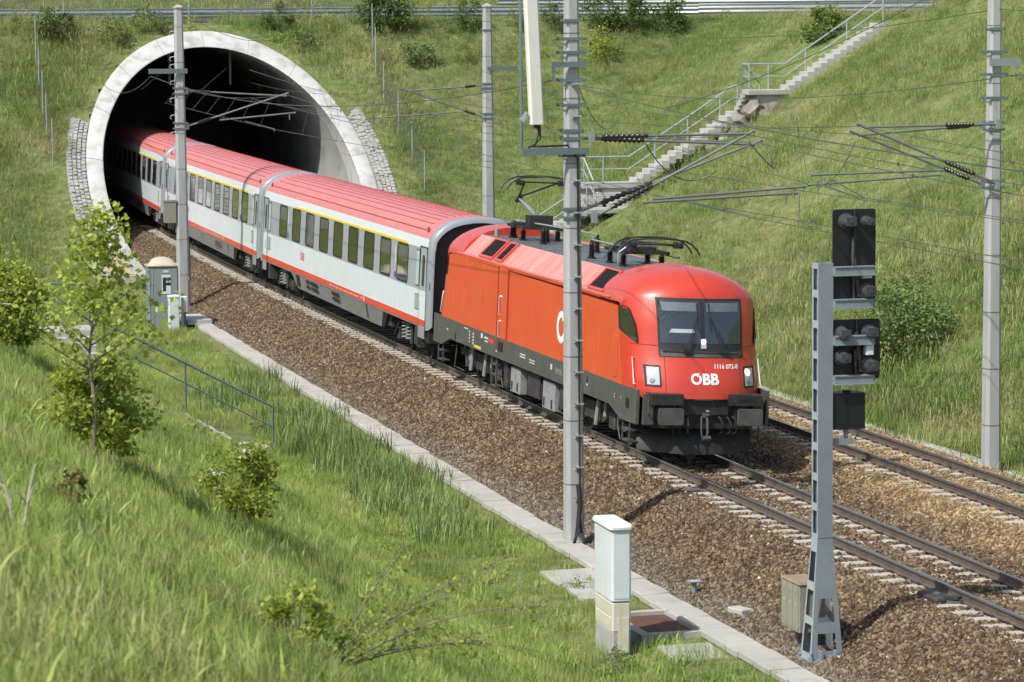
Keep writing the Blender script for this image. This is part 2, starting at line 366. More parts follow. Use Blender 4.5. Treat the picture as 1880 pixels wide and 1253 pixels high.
# ================================================================ terrain
def sstep(x, a, b):
    t = np.clip((x-a)/(b-a), 0, 1); return t*t*(3-2*t)
def smin(a, b, k): 
    h = np.clip(.5+.5*(b-a)/k, 0, 1); return b*(1-h)+a*h-k*h*(1-h)
def smax(a, b, k): return -smin(-a, -b, k)
def bumps(s, o):
    return (np.sin(s*.31+o*.17)*np.sin(o*.43-s*.11+1.3)*.5+np.sin(s*.9+1.7*np.sin(o*.5))*np.sin(o*1.1+.7)*.28+np.sin(s*2.3+o*.6)*np.sin(o*2.7-s*.5)*.13)
PC, PZ, PRI, PRO, PE, PS, PQ = 2.3, 2.142, 5.69, 6.42, 1.031, 73.25, 1.648   # tunnel portal: an arch cut along a sloping plane
def hz(s, off):
    s = np.asarray(s, float); off = np.asarray(off, float)
    d = -off
    left = np.interp(d, [3.3, 4.5, 5.7, 6.6, 7.3, 7.8], [-.86, -.88, -.93, -1.12, -1.15, -1.02]) + np.clip(d-7.8, 0, None)/1.6
    x0 = 8.5+.040*np.clip(s, 0, 80)
    right = -.70 + np.clip(off-x0, 0, None)/1.65
    g = np.where(off < 0, left, right)
    g = np.where((off > -3.3) & (off < 7), -.87, g)
    g0 = np.where(off < 0, smin(left, 7.7+1.3*sstep(s, 45, 70), .8), g)
    face = (s-PS-.25)/PQ
    h = np.where(s > 62, smax(g, face, .7), g)
    crest = np.where(off > 4, 9.05+2.2*sstep(-s, -66, -44), np.where(off < -6, 7.6+1.45*sstep(s, 50, 78), 9.05))
    z = smin(h, crest, .5)
    beyond = np.clip((h-crest)*1.65-9.5, 0, None)
    z = z + np.where(s > 40, .085, .02)*np.minimum(beyond, 70)
    hill = np.clip((z+.9)/1.2, 0, 1)
    carve = np.exp(-np.abs((s-60.1)/2.7)**6)*sstep(off, 10., 11.5)*(1-sstep(off, 26.5, 29))*.85
    return z + bumps(s, off)*.13*hill - carve
def ground(P): return float(hz(*[np.array(v) for v in to_s(np.array(P)[:2].tolist()+[0])]))
def hit(px, py):
    d = CF + CR*(px-940)/FPX - CU*(py-626.5)/FPX
    t = np.linspace(6, 320, 12000); P = CAMP + t[:, None]*d
    s, o = to_s(P); z = hz(s, o); i = int(np.argmax(P[:, 2] < z)); return s[i], o[i], z[i], t[i]
def lin(a, b, st): return np.arange(a, b, st)
S_ = np.concatenate([lin(-400, -75, 25), lin(-75, 62, .7), lin(62, 100, .45), lin(100, 130, 1.5), lin(130, 900, 35)])
O_ = np.concatenate([lin(-420, -45, 25), lin(-45, -3, .6), lin(-3, 8, .5), lin(8, 46, .6), lin(46, 480, 25)])
gs, go = np.meshgrid(S_, O_, indexing='ij'); gz = hz(gs, go); gp = trk(gs, go, gz)
ns_, no_ = gs.shape
idx = np.arange(ns_*no_).reshape(ns_, no_)
quads = np.stack([idx[:-1, :-1], idx[:-1, 1:], idx[1:, 1:], idx[1:, :-1]], -1).reshape(-1, 4)[:, ::-1]
cs = gs.ravel()[quads].mean(1); co = go.ravel()[quads].mean(1); cz = gz.ravel()[quads].mean(1)
hole = (cs > 72.2) & (cz < PZ+PRO*PE-.05) & (np.where(cz > PZ, ((co-PC)/(PRO-.12))**2+((cz-PZ)/((PRO-.12)*PE))**2 < 1, np.abs(co-PC) < np.sqrt(np.maximum((PRO-.12)**2-((cz-PZ)/PE)**2, 0))))
hole |= (cs > 73) & (np.abs(co-PC) < 4.4) & (cz < 5.5)
me = bpy.data.meshes.new('ground'); me.from_pydata(gp.reshape(-1, 3).tolist(), [], quads[~hole].tolist())
me.polygons.foreach_set('use_smooth', [True]*len(me.polygons)); me.materials.append(MATS['grass_ground']); me.update()
tag(link('ground', me), kind='structure')

# ---------------------------------------------------------------- ballast bed
BO = [-4.15, -3.7, -3.2, -2.4, -1.8, -1.45, -.76, 0, .76, 1.45, 1.8, 2.15, 2.6, 2.95, 3.2, 3.8, 4.54, 5.3, 5.9, 6.3, 6.9, 7.25]
def bz(o):
    o = np.asarray(o, float)
    return np.interp(o, [-4.15, -3.7, -3.2, -1.85, -1.5, 1.7, 2.15, 2.95, 6.25, 6.9, 7.25], [-.855, -.83, -.735, -.175, -.150, -.308, -.42, -.138, -.303, -.65, -.80])
bs = lin(-60, 128, .8)
bo = np.array(sorted(set(BO + [x+.17 for x in BO[:-1]])))
B1, B2 = np.meshgrid(bs, bo, indexing='ij'); Bz = bz(B2) + .02*np.sin(B1*3.1+B2*5)*np.sin(B1*1.3)
bp = trk(B1, B2, Bz); bi = np.arange(B1.size).reshape(B1.shape)
bq = np.stack([bi[:-1, :-1], bi[:-1, 1:], bi[1:, 1:], bi[1:, :-1]], -1).reshape(-1, 4)[:, ::-1]
def ballast_mesh(name):
    me = bpy.data.meshes.new(name); me.from_pydata(bp.reshape(-1, 3).tolist(), [], bq.tolist()); return me
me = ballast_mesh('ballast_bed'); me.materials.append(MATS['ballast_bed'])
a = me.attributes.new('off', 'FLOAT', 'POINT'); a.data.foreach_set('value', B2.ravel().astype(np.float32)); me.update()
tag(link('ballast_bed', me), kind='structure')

# ---------------------------------------------------------------- scatter (ballast stones, grass)
def gn_scatter(o, coll, seed, smin_, smax_, tilt, attr_scale=None, follow=False):
    ng = bpy.data.node_groups.new('scatter', 'GeometryNodeTree')
    ng.interface.new_socket('Geometry', in_out='INPUT', socket_type='NodeSocketGeometry'); ng.interface.new_socket('Geometry', in_out='OUTPUT', socket_type='NodeSocketGeometry')
    nd = ng.nodes; gi = nd.new('NodeGroupInput'); gout = nd.new('NodeGroupOutput')
    dp = nd.new('GeometryNodeDistributePointsOnFaces'); dp.distribute_method = 'RANDOM'; dp.inputs['Seed'].default_value = seed
    na = nd.new('GeometryNodeInputNamedAttribute'); na.data_type = 'FLOAT'; na.inputs[0].default_value = 'dens'
    ng.links.new(gi.outputs[0], dp.inputs['Mesh']); ng.links.new(na.outputs[0], dp.inputs['Density'])
    ip = nd.new('GeometryNodeInstanceOnPoints'); ci = nd.new('GeometryNodeCollectionInfo'); ci.inputs[0].default_value = coll
    ci.inputs['Separate Children'].default_value = True; ci.inputs['Reset Children'].default_value = True
    ip.inputs['Pick Instance'].default_value = True
    rv = nd.new('FunctionNodeRandomValue'); rv.data_type = 'FLOAT_VECTOR'
    rv.inputs[0].default_value = (-tilt, -tilt, 0); rv.inputs[1].default_value = (tilt, tilt, 6.283); rv.inputs['Seed'].default_value = seed+1
    rs = nd.new('FunctionNodeRandomValue'); rs.data_type = 'FLOAT'; rs.inputs[2].default_value = smin_; rs.inputs[3].default_value = smax_; rs.inputs['Seed'].default_value = seed+2
    sv = rs.outputs[1]
    if attr_scale:
        nb = nd.new('GeometryNodeInputNamedAttribute'); nb.data_type = 'FLOAT'; nb.inputs[0].default_value = attr_scale
        mm = nd.new('ShaderNodeMath'); mm.operation = 'MULTIPLY'; ng.links.new(sv, mm.inputs[0]); ng.links.new(nb.outputs[0], mm.inputs[1]); sv = mm.outputs[0]
    ng.links.new(dp.outputs['Points'], ip.inputs['Points']); ng.links.new(ci.outputs[0], ip.inputs['Instance'])
    ng.links.new(rv.outputs[0], ip.inputs['Rotation']); ng.links.new(sv, ip.inputs['Scale']); ng.links.new(ip.outputs[0], gout.inputs[0])
    md = o.modifiers.new('scatter', 'NODES'); md.node_group = ng
def frame_mask(P, mx, my):
    x, y, z = project(P); return (z > 4) & (x > -mx) & (x < 1880+mx) & (y > -my) & (y < 1253+my)
def setattr_f(me, name, vals):
    a = me.attributes.new(name, 'FLOAT', 'POINT'); a.data.foreach_set('value', np.asarray(vals, np.float32).ravel())

stones = bpy.data.collections.new('ballast_stone_kinds')
for k in range(6):
    bm = bmesh.new(); bmesh.ops.create_icosphere(bm, subdivisions=1, radius=1)
    sx, sy, sz = random.uniform(.75, 1.15), random.uniform(.55, .9), random.uniform(.45, .75)
    for v in bm.verts:
        j = random.uniform(.72, 1.2); v.co = Vector((v.co.x*sx*j, v.co.y*sy*j, v.co.z*sz*j))
    mm = bpy.data.meshes.new('stone'); bm.to_mesh(mm); bm.free(); mm.materials.append(MATS['ballast_stone'])
    stones.objects.link(bpy.data.objects.new('stone', mm))
me = ballast_mesh('ballast_stones')
msk = frame_mask(bp.reshape(-1, 3), 260, 160).reshape(B1.shape)
und = (np.abs(B2) < 1.25) & (B1 > 3) ; far = B1 > 100
dist = np.clip((B1+62)/60, .7, 3)
dens = np.where(msk & ~far, np.where(und, 0, 330/dist**.9), 0)
dens = dens*np.where((B2 > 1.9) & (B1 > 26), .15, 1)
setattr_f(me, 'dens', dens); me.update()
o = tag(link('ballast_stones', me), 'coarse brown crushed stone ballast heaped round both tracks', 'ballast', kind='stuff')
gn_scatter(o, stones, 5, .022, .062, 3.1)

def blade(vs, fs, tn, base, az, h, w, bend, tone, seg=3):
    o = len(vs); dx, dy = math.cos(az), math.sin(az); px, py = -dy, dx
    for i in range(seg+1):
        t = i/seg; r = bend*t*t; ww = w*(1-t**1.6)/2+.0006
        c = (base[0]+dx*r, base[1]+dy*r, h*t*(1-.25*bend/h*t))
        vs += [(c[0]+px*ww, c[1]+py*ww, c[2]), (c[0]-px*ww, c[1]-py*ww, c[2])]
    for i in range(seg): fs.append((o+2*i, o+2*i+1, o+2*i+3, o+2*i+2)); tn.append(tone)
def tuft(n, rad, h0, h1, w, bend, mname, heads=0):
    vs, fs, tn = [], [], []
    for _ in range(n):
        a = random.uniform(0, 6.28); r = rad*math.sqrt(random.random())
        h = random.uniform(h0, h1)
        blade(vs, fs, tn, (r*math.cos(a), r*math.sin(a)), random.uniform(0, 6.28), h, w*random.uniform(.6, 1.3), bend*h*random.uniform(.2, 1.2), random.random())
    for _ in range(heads):
        a = random.uniform(0, 6.28); r = rad*math.sqrt(random.random()); h = h1*random.uniform(1.1, 1.6)
        x, y = r*math.cos(a), r*math.sin(a); blade(vs, fs, tn, (x, y), a, h, .004, .12*h, 1.)
        for q in range(3): 
            o = len(vs); lx = x+math.cos(a)*.12*h; ly = y+math.sin(a)*.12*h; zz = h*.97-.03*q
            vs += [(lx-.008, ly, zz-.04), (lx+.008, ly, zz-.04), (lx+.004, ly+.006, zz+.03), (lx-.004, ly-.006, zz+.03)]; fs.append((o, o+1, o+2, o+3)); tn.append(1.)
    mm = bpy.data.meshes.new('tuft'); mm.from_pydata(vs, [], fs); at = mm.attributes.new('tone', 'FLOAT', 'FACE'); at.data.foreach_set('value', tn)
    mm.materials.append(MATS[mname]); return bpy.data.objects.new('tuft', mm)
near = bpy.data.collections.new('near_tufts'); farc = bpy.data.collections.new('far_tufts')
for k in range(6): near.objects.link(tuft(90, .34, .09, .30, .0055, .6, 'grass_near', heads=0))
for k in range(2): near.objects.link(tuft(28, .26, .10, .26, .030, .9, 'grass_near', heads=0))
for k in range(5): farc.objects.link(tuft(60, .42, .08, .30, .011, .7, 'grass_far', heads=4 if k % 2 else 1))
def grass_mesh(name, sel):
    q = quads[sel & ~hole]; used = np.unique(q); remap = -np.ones(ns_*no_, int); remap[used] = np.arange(len(used))
    me = bpy.data.meshes.new(name); me.from_pydata(gp.reshape(-1, 3)[used].tolist(), [], remap[q].tolist()); return me, used
fm = frame_mask(np.stack([gp.reshape(-1, 3)[quads][:, :, k].mean(1) for k in range(3)], -1), 330, 260)
stair_keep = ~((co > -5.7) & (co < -4.4) & (cs > -13.3) & (cs < -10.8)) & ~((co > 11) & (co < 28.5) & (cs > 57.2) & (cs < 62.6)) & ~((co < -6.8) & (co > -17) & (cs > 12.7) & (cs < 17.6))
selL = fm & (co < -4.62) & (cs < 66) & (cs > -60) & stair_keep
me, used = grass_mesh('meadow_grass', selL)
s_, o_ = gs.ravel()[used], go.ravel()[used]
pn = bumps(s_*1.7+3, o_*1.9); dl = np.sqrt((s_+62)**2+(o_+21)**2)
dd = np.clip(34/np.maximum(dl/22, .8)**.6, 11, 34)*(1+.35*pn)
dd = np.where(o_ > -5.3, dd*.8, dd)
dd = np.where((o_ > -6.9) & (s_ < -5) & (s_ > -17), dd*.35, dd)
setattr_f(me, 'dens', np.clip(dd, 0, None)); setattr_f(me, 'gs', np.where(o_ > -7.6, 1.15, 1.) * (1+.30*bumps(s_*.8, o_*.9+4)) * np.where(dl < 24, .85, .72)); me.update()
o = tag(link('meadow_grass', me), 'long green meadow grass covering the near slope left of the track', 'grass', kind='stuff')
gn_scatter(o, near, 21, .65, 1.35, .25, 'gs')
selR = fm & ((co > 7.62) | ((co < -3.3) & (cs >= 66)) | (cs > 84)) & (cs < 128) & (co < 60) & stair_keep
ringz = (cs > 72) & (np.hypot(co-PC, (cz-PZ)/PE) < PRO+.42)
pav = (cs > 72) & (cs < 84) & (np.abs(np.hypot(co-PC, (cz-PZ)/PE)) < PRO+1.1) & (cz < 5.2)
me, used = grass_mesh('bank_grass', selR & ~pav & ~ringz)
s_, o_ = gs.ravel()[used], go.ravel()[used]; pn = bumps(s_*.9+1, o_*1.1+2)
bare = sstep(bumps(s_*.55+7, o_*.75+1), .10, .34); dd = np.clip(9.5*(1+.8*pn), 2, 18)*(1-.8*bare)*np.where(s_ < 30, 1.25, 1.)
setattr_f(me, 'dens', dd); setattr_f(me, 'gs', (1+.35*bumps(s_*.6+2, o_*.7))*np.where(o_ < 11, 1.35, np.where(s_ < 30, 1.15, .9))); me.update()
o = tag(link('bank_grass', me), 'dry green and straw coloured grass on the cutting slopes round the tunnel', 'grass', kind='stuff')
gn_scatter(o, farc, 31, .6, 1.4, .3, 'gs')

# ================================================================ tracks
def extrude(mb, poly, ss, off, zf=0., m=0, topm=None, cant=True, c0=0.):
    n = len(poly); P = []
    for s in ss:
        for (a, b) in poly: P.append(trk(s, off+a, b+zf+((off+a-c0)*CANT if cant else 0)).tolist())
    fs, ms = [], []
    for i in range(len(ss)-1):
        for j in range(n):
            fs.append((i*n+j, i*n+(j+1) % n, (i+1)*n+(j+1) % n, (i+1)*n+j)[::-1]); ms.append(topm if topm is not None and j in topm_idx else m)
    o = len(mb.v); mb.v += [tuple(p) for p in P]; mb.f += [tuple(o+i for i in f) for f in fs]; mb.m += ms
    e = len(ss)-1; mb.f += [tuple(o+j for j in range(n)), tuple(o+e*n+j for j in range(n-1, -1, -1))]; mb.m += [m, m]
RAILP = [(-.075, -.172), (.075, -.172), (.075, -.160), (.012, -.140), (.010, -.052), (.034, -.040), (.036, -.012), (.030, -.001), (-.030, -.001), (-.036, -.012), (-.034, -.040), (-.010, -.052), (-.012, -.140), (-.075, -.160)]
topm_idx = (7, 6, 8)
def sleeper_mesh():
    mb = MB(); zs = [(-1.30, -.205), (-1.27, -.195), (-.95, -.178), (-.55, -.178), (-.30, -.215), (.30, -.215), (.55, -.178), (.95, -.178), (1.27, -.195), (1.30, -.205)]
    P = []
    for x, z in zs: P += [(x, -.15, -.38), (x, -.098, z-.012), (x, -.085, z), (x, .085, z), (x, .098, z-.012), (x, .15, -.38)]
    fs = [(i*6+j, i*6+j+1, (i+1)*6+j+1, (i+1)*6+j) for i in range(len(zs)-1) for j in range(5)]
    fs += [tuple(range(6)), tuple((len(zs)-1)*6+j for j in range(5, -1, -1))]
    mb.add(P, fs, 0)
    for sx in (-.7525, .7525):
        for d in (-1, 1):
            mb.tube([(sx+d*.085, -.05, -.16), (sx+d*.125, -.035, -.135), (sx+d*.13, .035, -.135), (sx+d*.085, .05, -.16)], .014, 5, 1)
            mb.lathe([(.024, 0), (.024, .04), (.012, .05)], (sx+d*.115, 0, -.175), n=6, m=1)
    me = mb.mesh('sleeper', ['sleeper_concrete', 'clip_dark']); 
    b = bmesh.new(); b.from_mesh(me); bmesh.ops.recalc_face_normals(b, faces=b.faces); b.to_mesh(me); b.free(); return me
SLP = sleeper_mesh()
for tnm, toff, lab, rng in (('railway_track', 0., 'railway track with concrete sleepers that carries the red train', (-58, 83)), ('railway_track', T2, 'empty second railway track beyond the train below the grass bank', (-58, 75))):
    root = thing(tnm, lab, 'track', V(-10, toff, -.3), 0, 'the two railway tracks')
    inv = Matrix.Translation(-root.location)
    for d in (-.7525, .7525):
        mb = MB(); extrude(mb, RAILP, list(lin(-60, 127, 1.5)), toff+d, c0=toff, m=0, topm=1)
        r = mb.build('rail', ['rail_side', 'rail_top'], root, 50); r.matrix_parent_inverse = inv
    i = 0
    while True:
        s = .3206-.6*i+ (0 if toff == 0 else .23); i += 1
        if s > rng[1]: continue
        if s < -28: break
        o = link('sleeper', SLP, root)
        o.location = V(s, toff, 0)-root.location; o.rotation_euler = (0, math.atan(-CANT), float(th(s))+random.uniform(-.006, .006))
        if i == 1:
            for k in range(1, 140):
                s2 = s+.6*k
                if s2 > rng[1]: break
                o2 = link('sleeper', SLP, root); o2.location = V(s2, toff, 0)-root.location; o2.rotation_euler = (0, math.atan(-CANT), float(th(s2)))

# ---------------------------------------------------------------- cable trough covers, right-hand kerb slabs
def slab_mesh(w, l, t, c=.012, mt='path_concrete'):
    return MB().cbox(-w/2, w/2, -l/2, l/2, -t, 0, c).mesh('slab', mt, 40)
SLABS = [slab_mesh(.57, .728, .10), slab_mesh(.565, .732, .10, .02), slab_mesh(.575, .725, .10, .008)]
TRO = lambda s: float(np.interp(s, [-12, 0, 14, 44], [-4.30, -4.26, -4.06, -3.98]))
root = thing('cable_trough', 'line of pale concrete trough covers running beside the ballast', 'cable trough', V(10, -4.02, -.95))
for i in range(88):
    s = -22+i*.75
    o = link('slab', random.choice(SLABS), root); o.location = V(s, TRO(s)+random.uniform(-.015, .015), -.765+random.uniform(-.012, .012))-root.location
    o.rotation_euler = (random.uniform(-.008, .008), random.uniform(-.012, .012), float(th(s))+random.uniform(-.006, .006))
mb = MB()
for s in lin(-22, 43, 1.5): mb.bar(V(s, TRO(s), -1.0), V(s+1.49, TRO(s+1.49), -1.0), .60, .22)
o = mb.build('trough_body', 'concrete', root); o.matrix_parent_inverse = Matrix.Translation(-root.location)
root = thing('kerb_path', 'narrow line of kerb slabs between the far track and the grass bank', 'kerb', V(10, 7.5, -.8))
KS = slab_mesh(.33, .965, .10)
for i in range(62):
    s = -14+i*1.0; o = link('slab', KS, root); o.location = V(s, 7.46+random.uniform(-.02, .02), -.635+random.uniform(-.01, .01))-root.location
    o.rotation_euler = (random.uniform(-.01, .01), random.uniform(-.03, .03), float(th(s))+random.uniform(-.01, .01))

# ================================================================ tunnel
def pplane(R, a, ds=0., dn=0.):
    off = PC+R*math.cos(a); h = PZ+R*PE*math.sin(a); n = math.hypot(1, PQ)
    return trk(PS+PQ*h+ds-dn/n, off, h+dn*PQ/n).tolist()
root = thing('tunnel_portal', 'pale concrete horseshoe tunnel portal cut along the grass slope', 'tunnel', V(78, PC, -.8))
inv = Matrix.Translation(-root.location)
A0, A1 = math.radians(-31), math.radians(211); NSEG = 12
for k in range(NSEG):
    a0 = A0+(A1-A0)*k/NSEG+.0013; a1 = A0+(A1-A0)*(k+1)/NSEG-.0013; us = np.linspace(a0, a1, 9)
    mb = MB()
    prof = [(PRI, 3.0, 0), (PRI, .05, 0), (PRI+.04, 0, 0), (PRO-.05, 0, 0), (PRO, .06, 0), (PRO, 3.0, 0)]
    mb.grid(lambda a, j: pplane(prof[int(j)][0], a, prof[int(j)][1]), us, range(len(prof)))
    for e in (0, -1): mb.add([pplane(q[0], us[e], q[1]) for q in prof], [tuple(range(len(prof)))])
    o = mb.build('ring_segment', 'portal_concrete', root, 35, fix=True); o.matrix_parent_inverse = inv
mb = MB()
for k in range(1, NSEG):
    a = A0+(A1-A0)*k/NSEG
    mb.add([pplane(PRI+.03, a-.0018, .03), pplane(PRO-.03, a-.0018, .03), pplane(PRO-.03, a+.0018, .03), pplane(PRI+.03, a+.0018, .03)], [(0, 1, 2, 3)])
o = mb.build('joint_seal', 'vent_black', root); o.matrix_parent_inverse = inv
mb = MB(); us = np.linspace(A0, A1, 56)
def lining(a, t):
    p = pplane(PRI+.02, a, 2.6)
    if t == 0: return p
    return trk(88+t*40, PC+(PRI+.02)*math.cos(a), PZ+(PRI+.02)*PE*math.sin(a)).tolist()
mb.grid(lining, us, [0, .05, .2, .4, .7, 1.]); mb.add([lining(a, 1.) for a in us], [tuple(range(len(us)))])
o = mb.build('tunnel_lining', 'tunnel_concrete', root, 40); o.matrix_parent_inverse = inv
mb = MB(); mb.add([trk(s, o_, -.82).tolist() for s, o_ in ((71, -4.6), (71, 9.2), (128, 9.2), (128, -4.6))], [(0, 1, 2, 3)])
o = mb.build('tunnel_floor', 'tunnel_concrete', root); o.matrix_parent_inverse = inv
# bracing tubes for the overhead line inside the mouth
for (s, off, z0) in ((92, 1.2, 8.0), (92, 4.2, 7.9)):
    mb = MB(); mb.tube([trk(s, off, z0).tolist(), trk(s, off, 6.1).tolist()], .07, 8); mb.tube([trk(s, off-.2, 6.9).tolist(), trk(s, off-1.4, 5.9).tolist()], .03, 6)
    o = mb.build('drop_tube', 'galvanised', root, 40); o.matrix_parent_inverse = inv

# stone paving on both sides of the portal
def stone_kind(k):
    b = bmesh.new(); bmesh.ops.create_cube(b, size=1)
    bmesh.ops.subdivide_edges(b, edges=b.edges, cuts=1, use_grid_fill=True)
    for v in b.verts:
        if v.co.z > .2: v.co.x *= .86; v.co.y *= .86; v.co.z += random.uniform(-.06, .10)
        v.co.x += random.uniform(-.07, .07); v.co.y += random.uniform(-.07, .07)
    m = bpy.data.meshes.new('stone'); b.to_mesh(m); b.free(); m.materials.append(MATS['paving_stone']); return m
PST = [stone_kind(k) for k in range(7)]
for side, a_from, a_to, ncol, lab in (('l', math.radians(157), math.radians(210), 4, 'rough pale stone paving strip climbing left of the tunnel portal'), ('r', math.radians(25), math.radians(-30), 4, 'rough pale stone paving strip climbing right of the tunnel portal')):
    p0 = pplane(PRO+.7, a_to, 0, -.3); root = thing('stone_paving', lab, 'paving', p0, 0, 'stone paving beside the portal'); inv = Matrix.Translation(-root.location)
    mb = MB(); mb.grid(lambda a, r: pplane(PRO+r, a, 0, -.10), np.linspace(a_from, a_to, 24), [0, .4, .9, .20*ncol+.08], flip=True)
    o = mb.build('mortar_bed', 'mortar', root); o.matrix_parent_inverse = inv
    n_ = Vector((0, -1, PQ)).normalized()
    for c in range(ncol):
        R = PRO+.14+c*.20; a = a_from + (random.random()*.03 + (.10*(c-2) if c > 2 else 0))*(1 if side == 'l' else -1); 
        while (a < a_to) if side == 'l' else (a > a_to):
            h = PZ+R*PE*math.sin(a)
            w = random.uniform(.18, .34)
            rate = math.hypot(R*math.cos(a)*PE*math.hypot(1, PQ), R*math.sin(a))
            step = w/rate
            am = a+step/2*(1 if side == 'l' else -1)
            if PZ+R*PE*math.sin(am) > -.75:
                p = Vector(pplane(R, am, 0, -.07+random.uniform(-.03, .02))); q = Vector(pplane(R, am+.001)); r_ = Vector(pplane(R, am)); t_ = (q-r_).normalized()
                b_ = n_.cross(t_).normalized(); nn = t_.cross(b_)
                if nn.dot(n_) < 0: b_ = -b_; nn = -nn
                rot = Matrix((t_, b_, nn)).transposed() 
                if rot.determinant() < 0: rot = Matrix((t_, -b_, nn)).transposed()
                o = link('stone', random.choice(PST), root)
                o.matrix_local = Matrix.Translation(p-root.location) @ rot.to_4x4() @ Matrix.Diagonal((w-.035, random.uniform(.145, .195), .11, 1))
            a += step*(1 if side == 'l' else -1)
# ================================================================ overhead line masts
def octo(w, k): c = w*k; return [(-w, -c), (-c, -w), (c, -w), (w, -c), (w, c), (c, w), (-c, w), (-w, c)]
def insul(mb, p, q, r=.062, n=8, m=0):
    p, q = Vector(p), Vector(q); l = (q-p).length; pr = [(.03, 0), (.04, l*.02)]
    for i in range(n):
        h = l*(.06+.88*i/n); pr += [(.035, h), (r, h+l*.05), (r*.9, h+l*.07), (.035, h+l*.10)]
    pr += [(.04, l*.97), (.03, l)]
    mb.lathe(pr, p, q-p, 12, m)
def mast(s, off, zb, ztop, label, clamps, wb=.175, wt=.115, steps=None, cap=True):
    root = thing('catenary_mast', label, 'mast', V(s, off, zb), float(th(s)), 'concrete catenary masts')
    H = ztop-zb; mb = MB(); P = []
    for z in (0, H*.5, H): 
        w = wb+(wt-wb)*z/H; P += [(x, y, z) for x, y in octo(w, .62)]
    fs = [(i*8+j, i*8+(j+1) % 8, (i+1)*8+(j+1) % 8, (i+1)*8+j) for i in range(2) for j in range(8)]+[tuple(16+j for j in range(8))]
    mb.add(P, fs); mb.build('pole', 'mast_concrete', root)
    if cap:
        mb = MB(); w = wt+.03; mb.add([(x, y, H) for x, y in octo(w, .62)]+[(x, y, H+.05) for x, y in octo(w, .62)]+[(0, 0, H+.14)], [(i, (i+1) % 8, 8+(i+1) % 8, 8+i) for i in range(8)]+[(8+i, 8+(i+1) % 8, 16) for i in range(8)]); mb.build('cap', 'mast_concrete', root)
    for (z, wide) in clamps:
        w = wb+(wt-wb)*(z-zb)/H
        mb = MB(); zz = z-zb
        for d in (-1, 1): mb.box(-w-.03-wide, w+.03+wide, d*(w+.012)-.012*d-.02, d*(w+.012)+.02, zz-.03, zz+.03)
        for d in (-1, 1): mb.tube([(d*(w+.02+wide*.6), -w-.05, zz), (d*(w+.02+wide*.6), w+.05, zz)], .013, 6)
        mb.build('clamp', 'railing_grey', root)
    # thin tie bands
    for z in np.arange(zb+1.2, ztop, 1.25):
        w = wb+(wt-wb)*(z-zb)/H+.006; mb = MB(); mb.add([(x, y, z-zb-.006) for x, y in octo(w, .62)]+[(x, y, z-zb+.006) for x, y in octo(w, .62)], [(i, (i+1) % 8, 8+(i+1) % 8, 8+i) for i in range(8)]); mb.build('band', 'wire_dark', root)
    return root, H
def loc(root, s, off, z):
    p = V(s, off, z)-root.location; a = -root.rotation_euler[2]
    return (p.x*math.cos(a)-p.y*math.sin(a), p.x*math.sin(a)+p.y*math.cos(a), p.z)
def cantilever(root, s, side, up, diag, reg, steady, iu, idg):
    """tubes given as (off, z); the insulators sit next to the mast"""
    l = lambda o, z, ds=0: loc(root, s+ds, o, z)
    mb = MB(); a = np.array
    def lerp(p, q, t): return (p[0]+(q[0]-p[0])*t, p[1]+(q[1]-p[1])*t)
    mb2 = MB()
    for (p, q, t0, t1) in ((up[0], up[1], iu[0], iu[1]), (diag[0], diag[1], idg[0], idg[1])):
        mb.tube([l(*lerp(p, q, t1)), l(*q)], .027, 8); mb.tube([l(*p), l(*lerp(p, q, t0))], .03, 8)
        insul(mb2, l(*lerp(p, q, t0)), l(*lerp(p, q, t1)))
    mb.tube([l(*reg[0]), l(*reg[1])], .026, 8)
    for e in (up[1], diag[1], reg[1]): mb.lathe([(.036, -.03), (.036, .03)], l(*e), Vector(l(*lerp(e, (e[0]+.5, e[1]), 1)))-Vector(l(*e)), 8)
    mb.tube([l(*lerp(reg[0], reg[1], .93)), l(lerp(reg[0], reg[1], .93)[0], lerp(reg[0], reg[1], .93)[1]-.22)], .02, 6)
    o = mb.build('cantilever_tube', 'wire_tube', root, 40); mb2.build('insulator', 'insulator_brown', root, 40)
    mb = MB(); mb.tube([l(*steady[0]), l(*steady[1])], .014, 6); mb.tube([l(*steady[1]), l(steady[1][0], steady[1][1]-.09)], .02, 6); mb.build('steady_arm', 'wire_tube', root, 40)
    mb = MB(); p = l(*diag[0]); mb.box(p[0]-.05, p[0]+.05, p[1]-.05, p[1]+.05, p[2]-.12, p[2]+.12); p = l(*up[0]); mb.box(p[0]-.05, p[0]+.05, p[1]-.05, p[1]+.05, p[2]-.10, p[2]+.10); mb.build('hinge_bracket', 'galvanised', root)
# centre mast with its antenna (nearest)
root, H = mast(-3.7, -4.05, -.85, 11.6, 'tallest concrete mast in front of the red locomotive, carrying the antenna bracket', [(9.34, .02), (8.99, .10), (8.73, .10), (8.2, .10), (7.72, .10), (7.23, .03), (7.08, .03), (6.75, .06), (5.72, .03), (5.55, .03)], wb=.183, wt=.118)
CM = root
cantilever(root, -4.3, 1, [(-3.83, 7.12), (-.68, 7.13)], [(-3.78, 5.59), (-.55, 7.18)], [(-2.6, 5.90), (.50, 6.08)], [(.40, 6.0), (.38, 5.42)], (.06, .36), (.10, .36))
cantilever(root, -3.2, 1, [(-3.83, 7.06), (-.15, 6.87)], [(-3.78, 5.62), (0.0, 6.95)], [(-2.45, 5.77), (.74, 5.89)], [(-1.35, 5.72), (-.26, 5.47)], (.14, .38), (.12, .40))
l = lambda o, z, ds=0.: loc(root, -3.7+ds, o, z)
mb = MB(); mb.bar(l(-5.1, 6.84, -.22), l(-3.78, 6.84, -.22), .07, .13); mb.build('bracket', 'railing_grey', root)
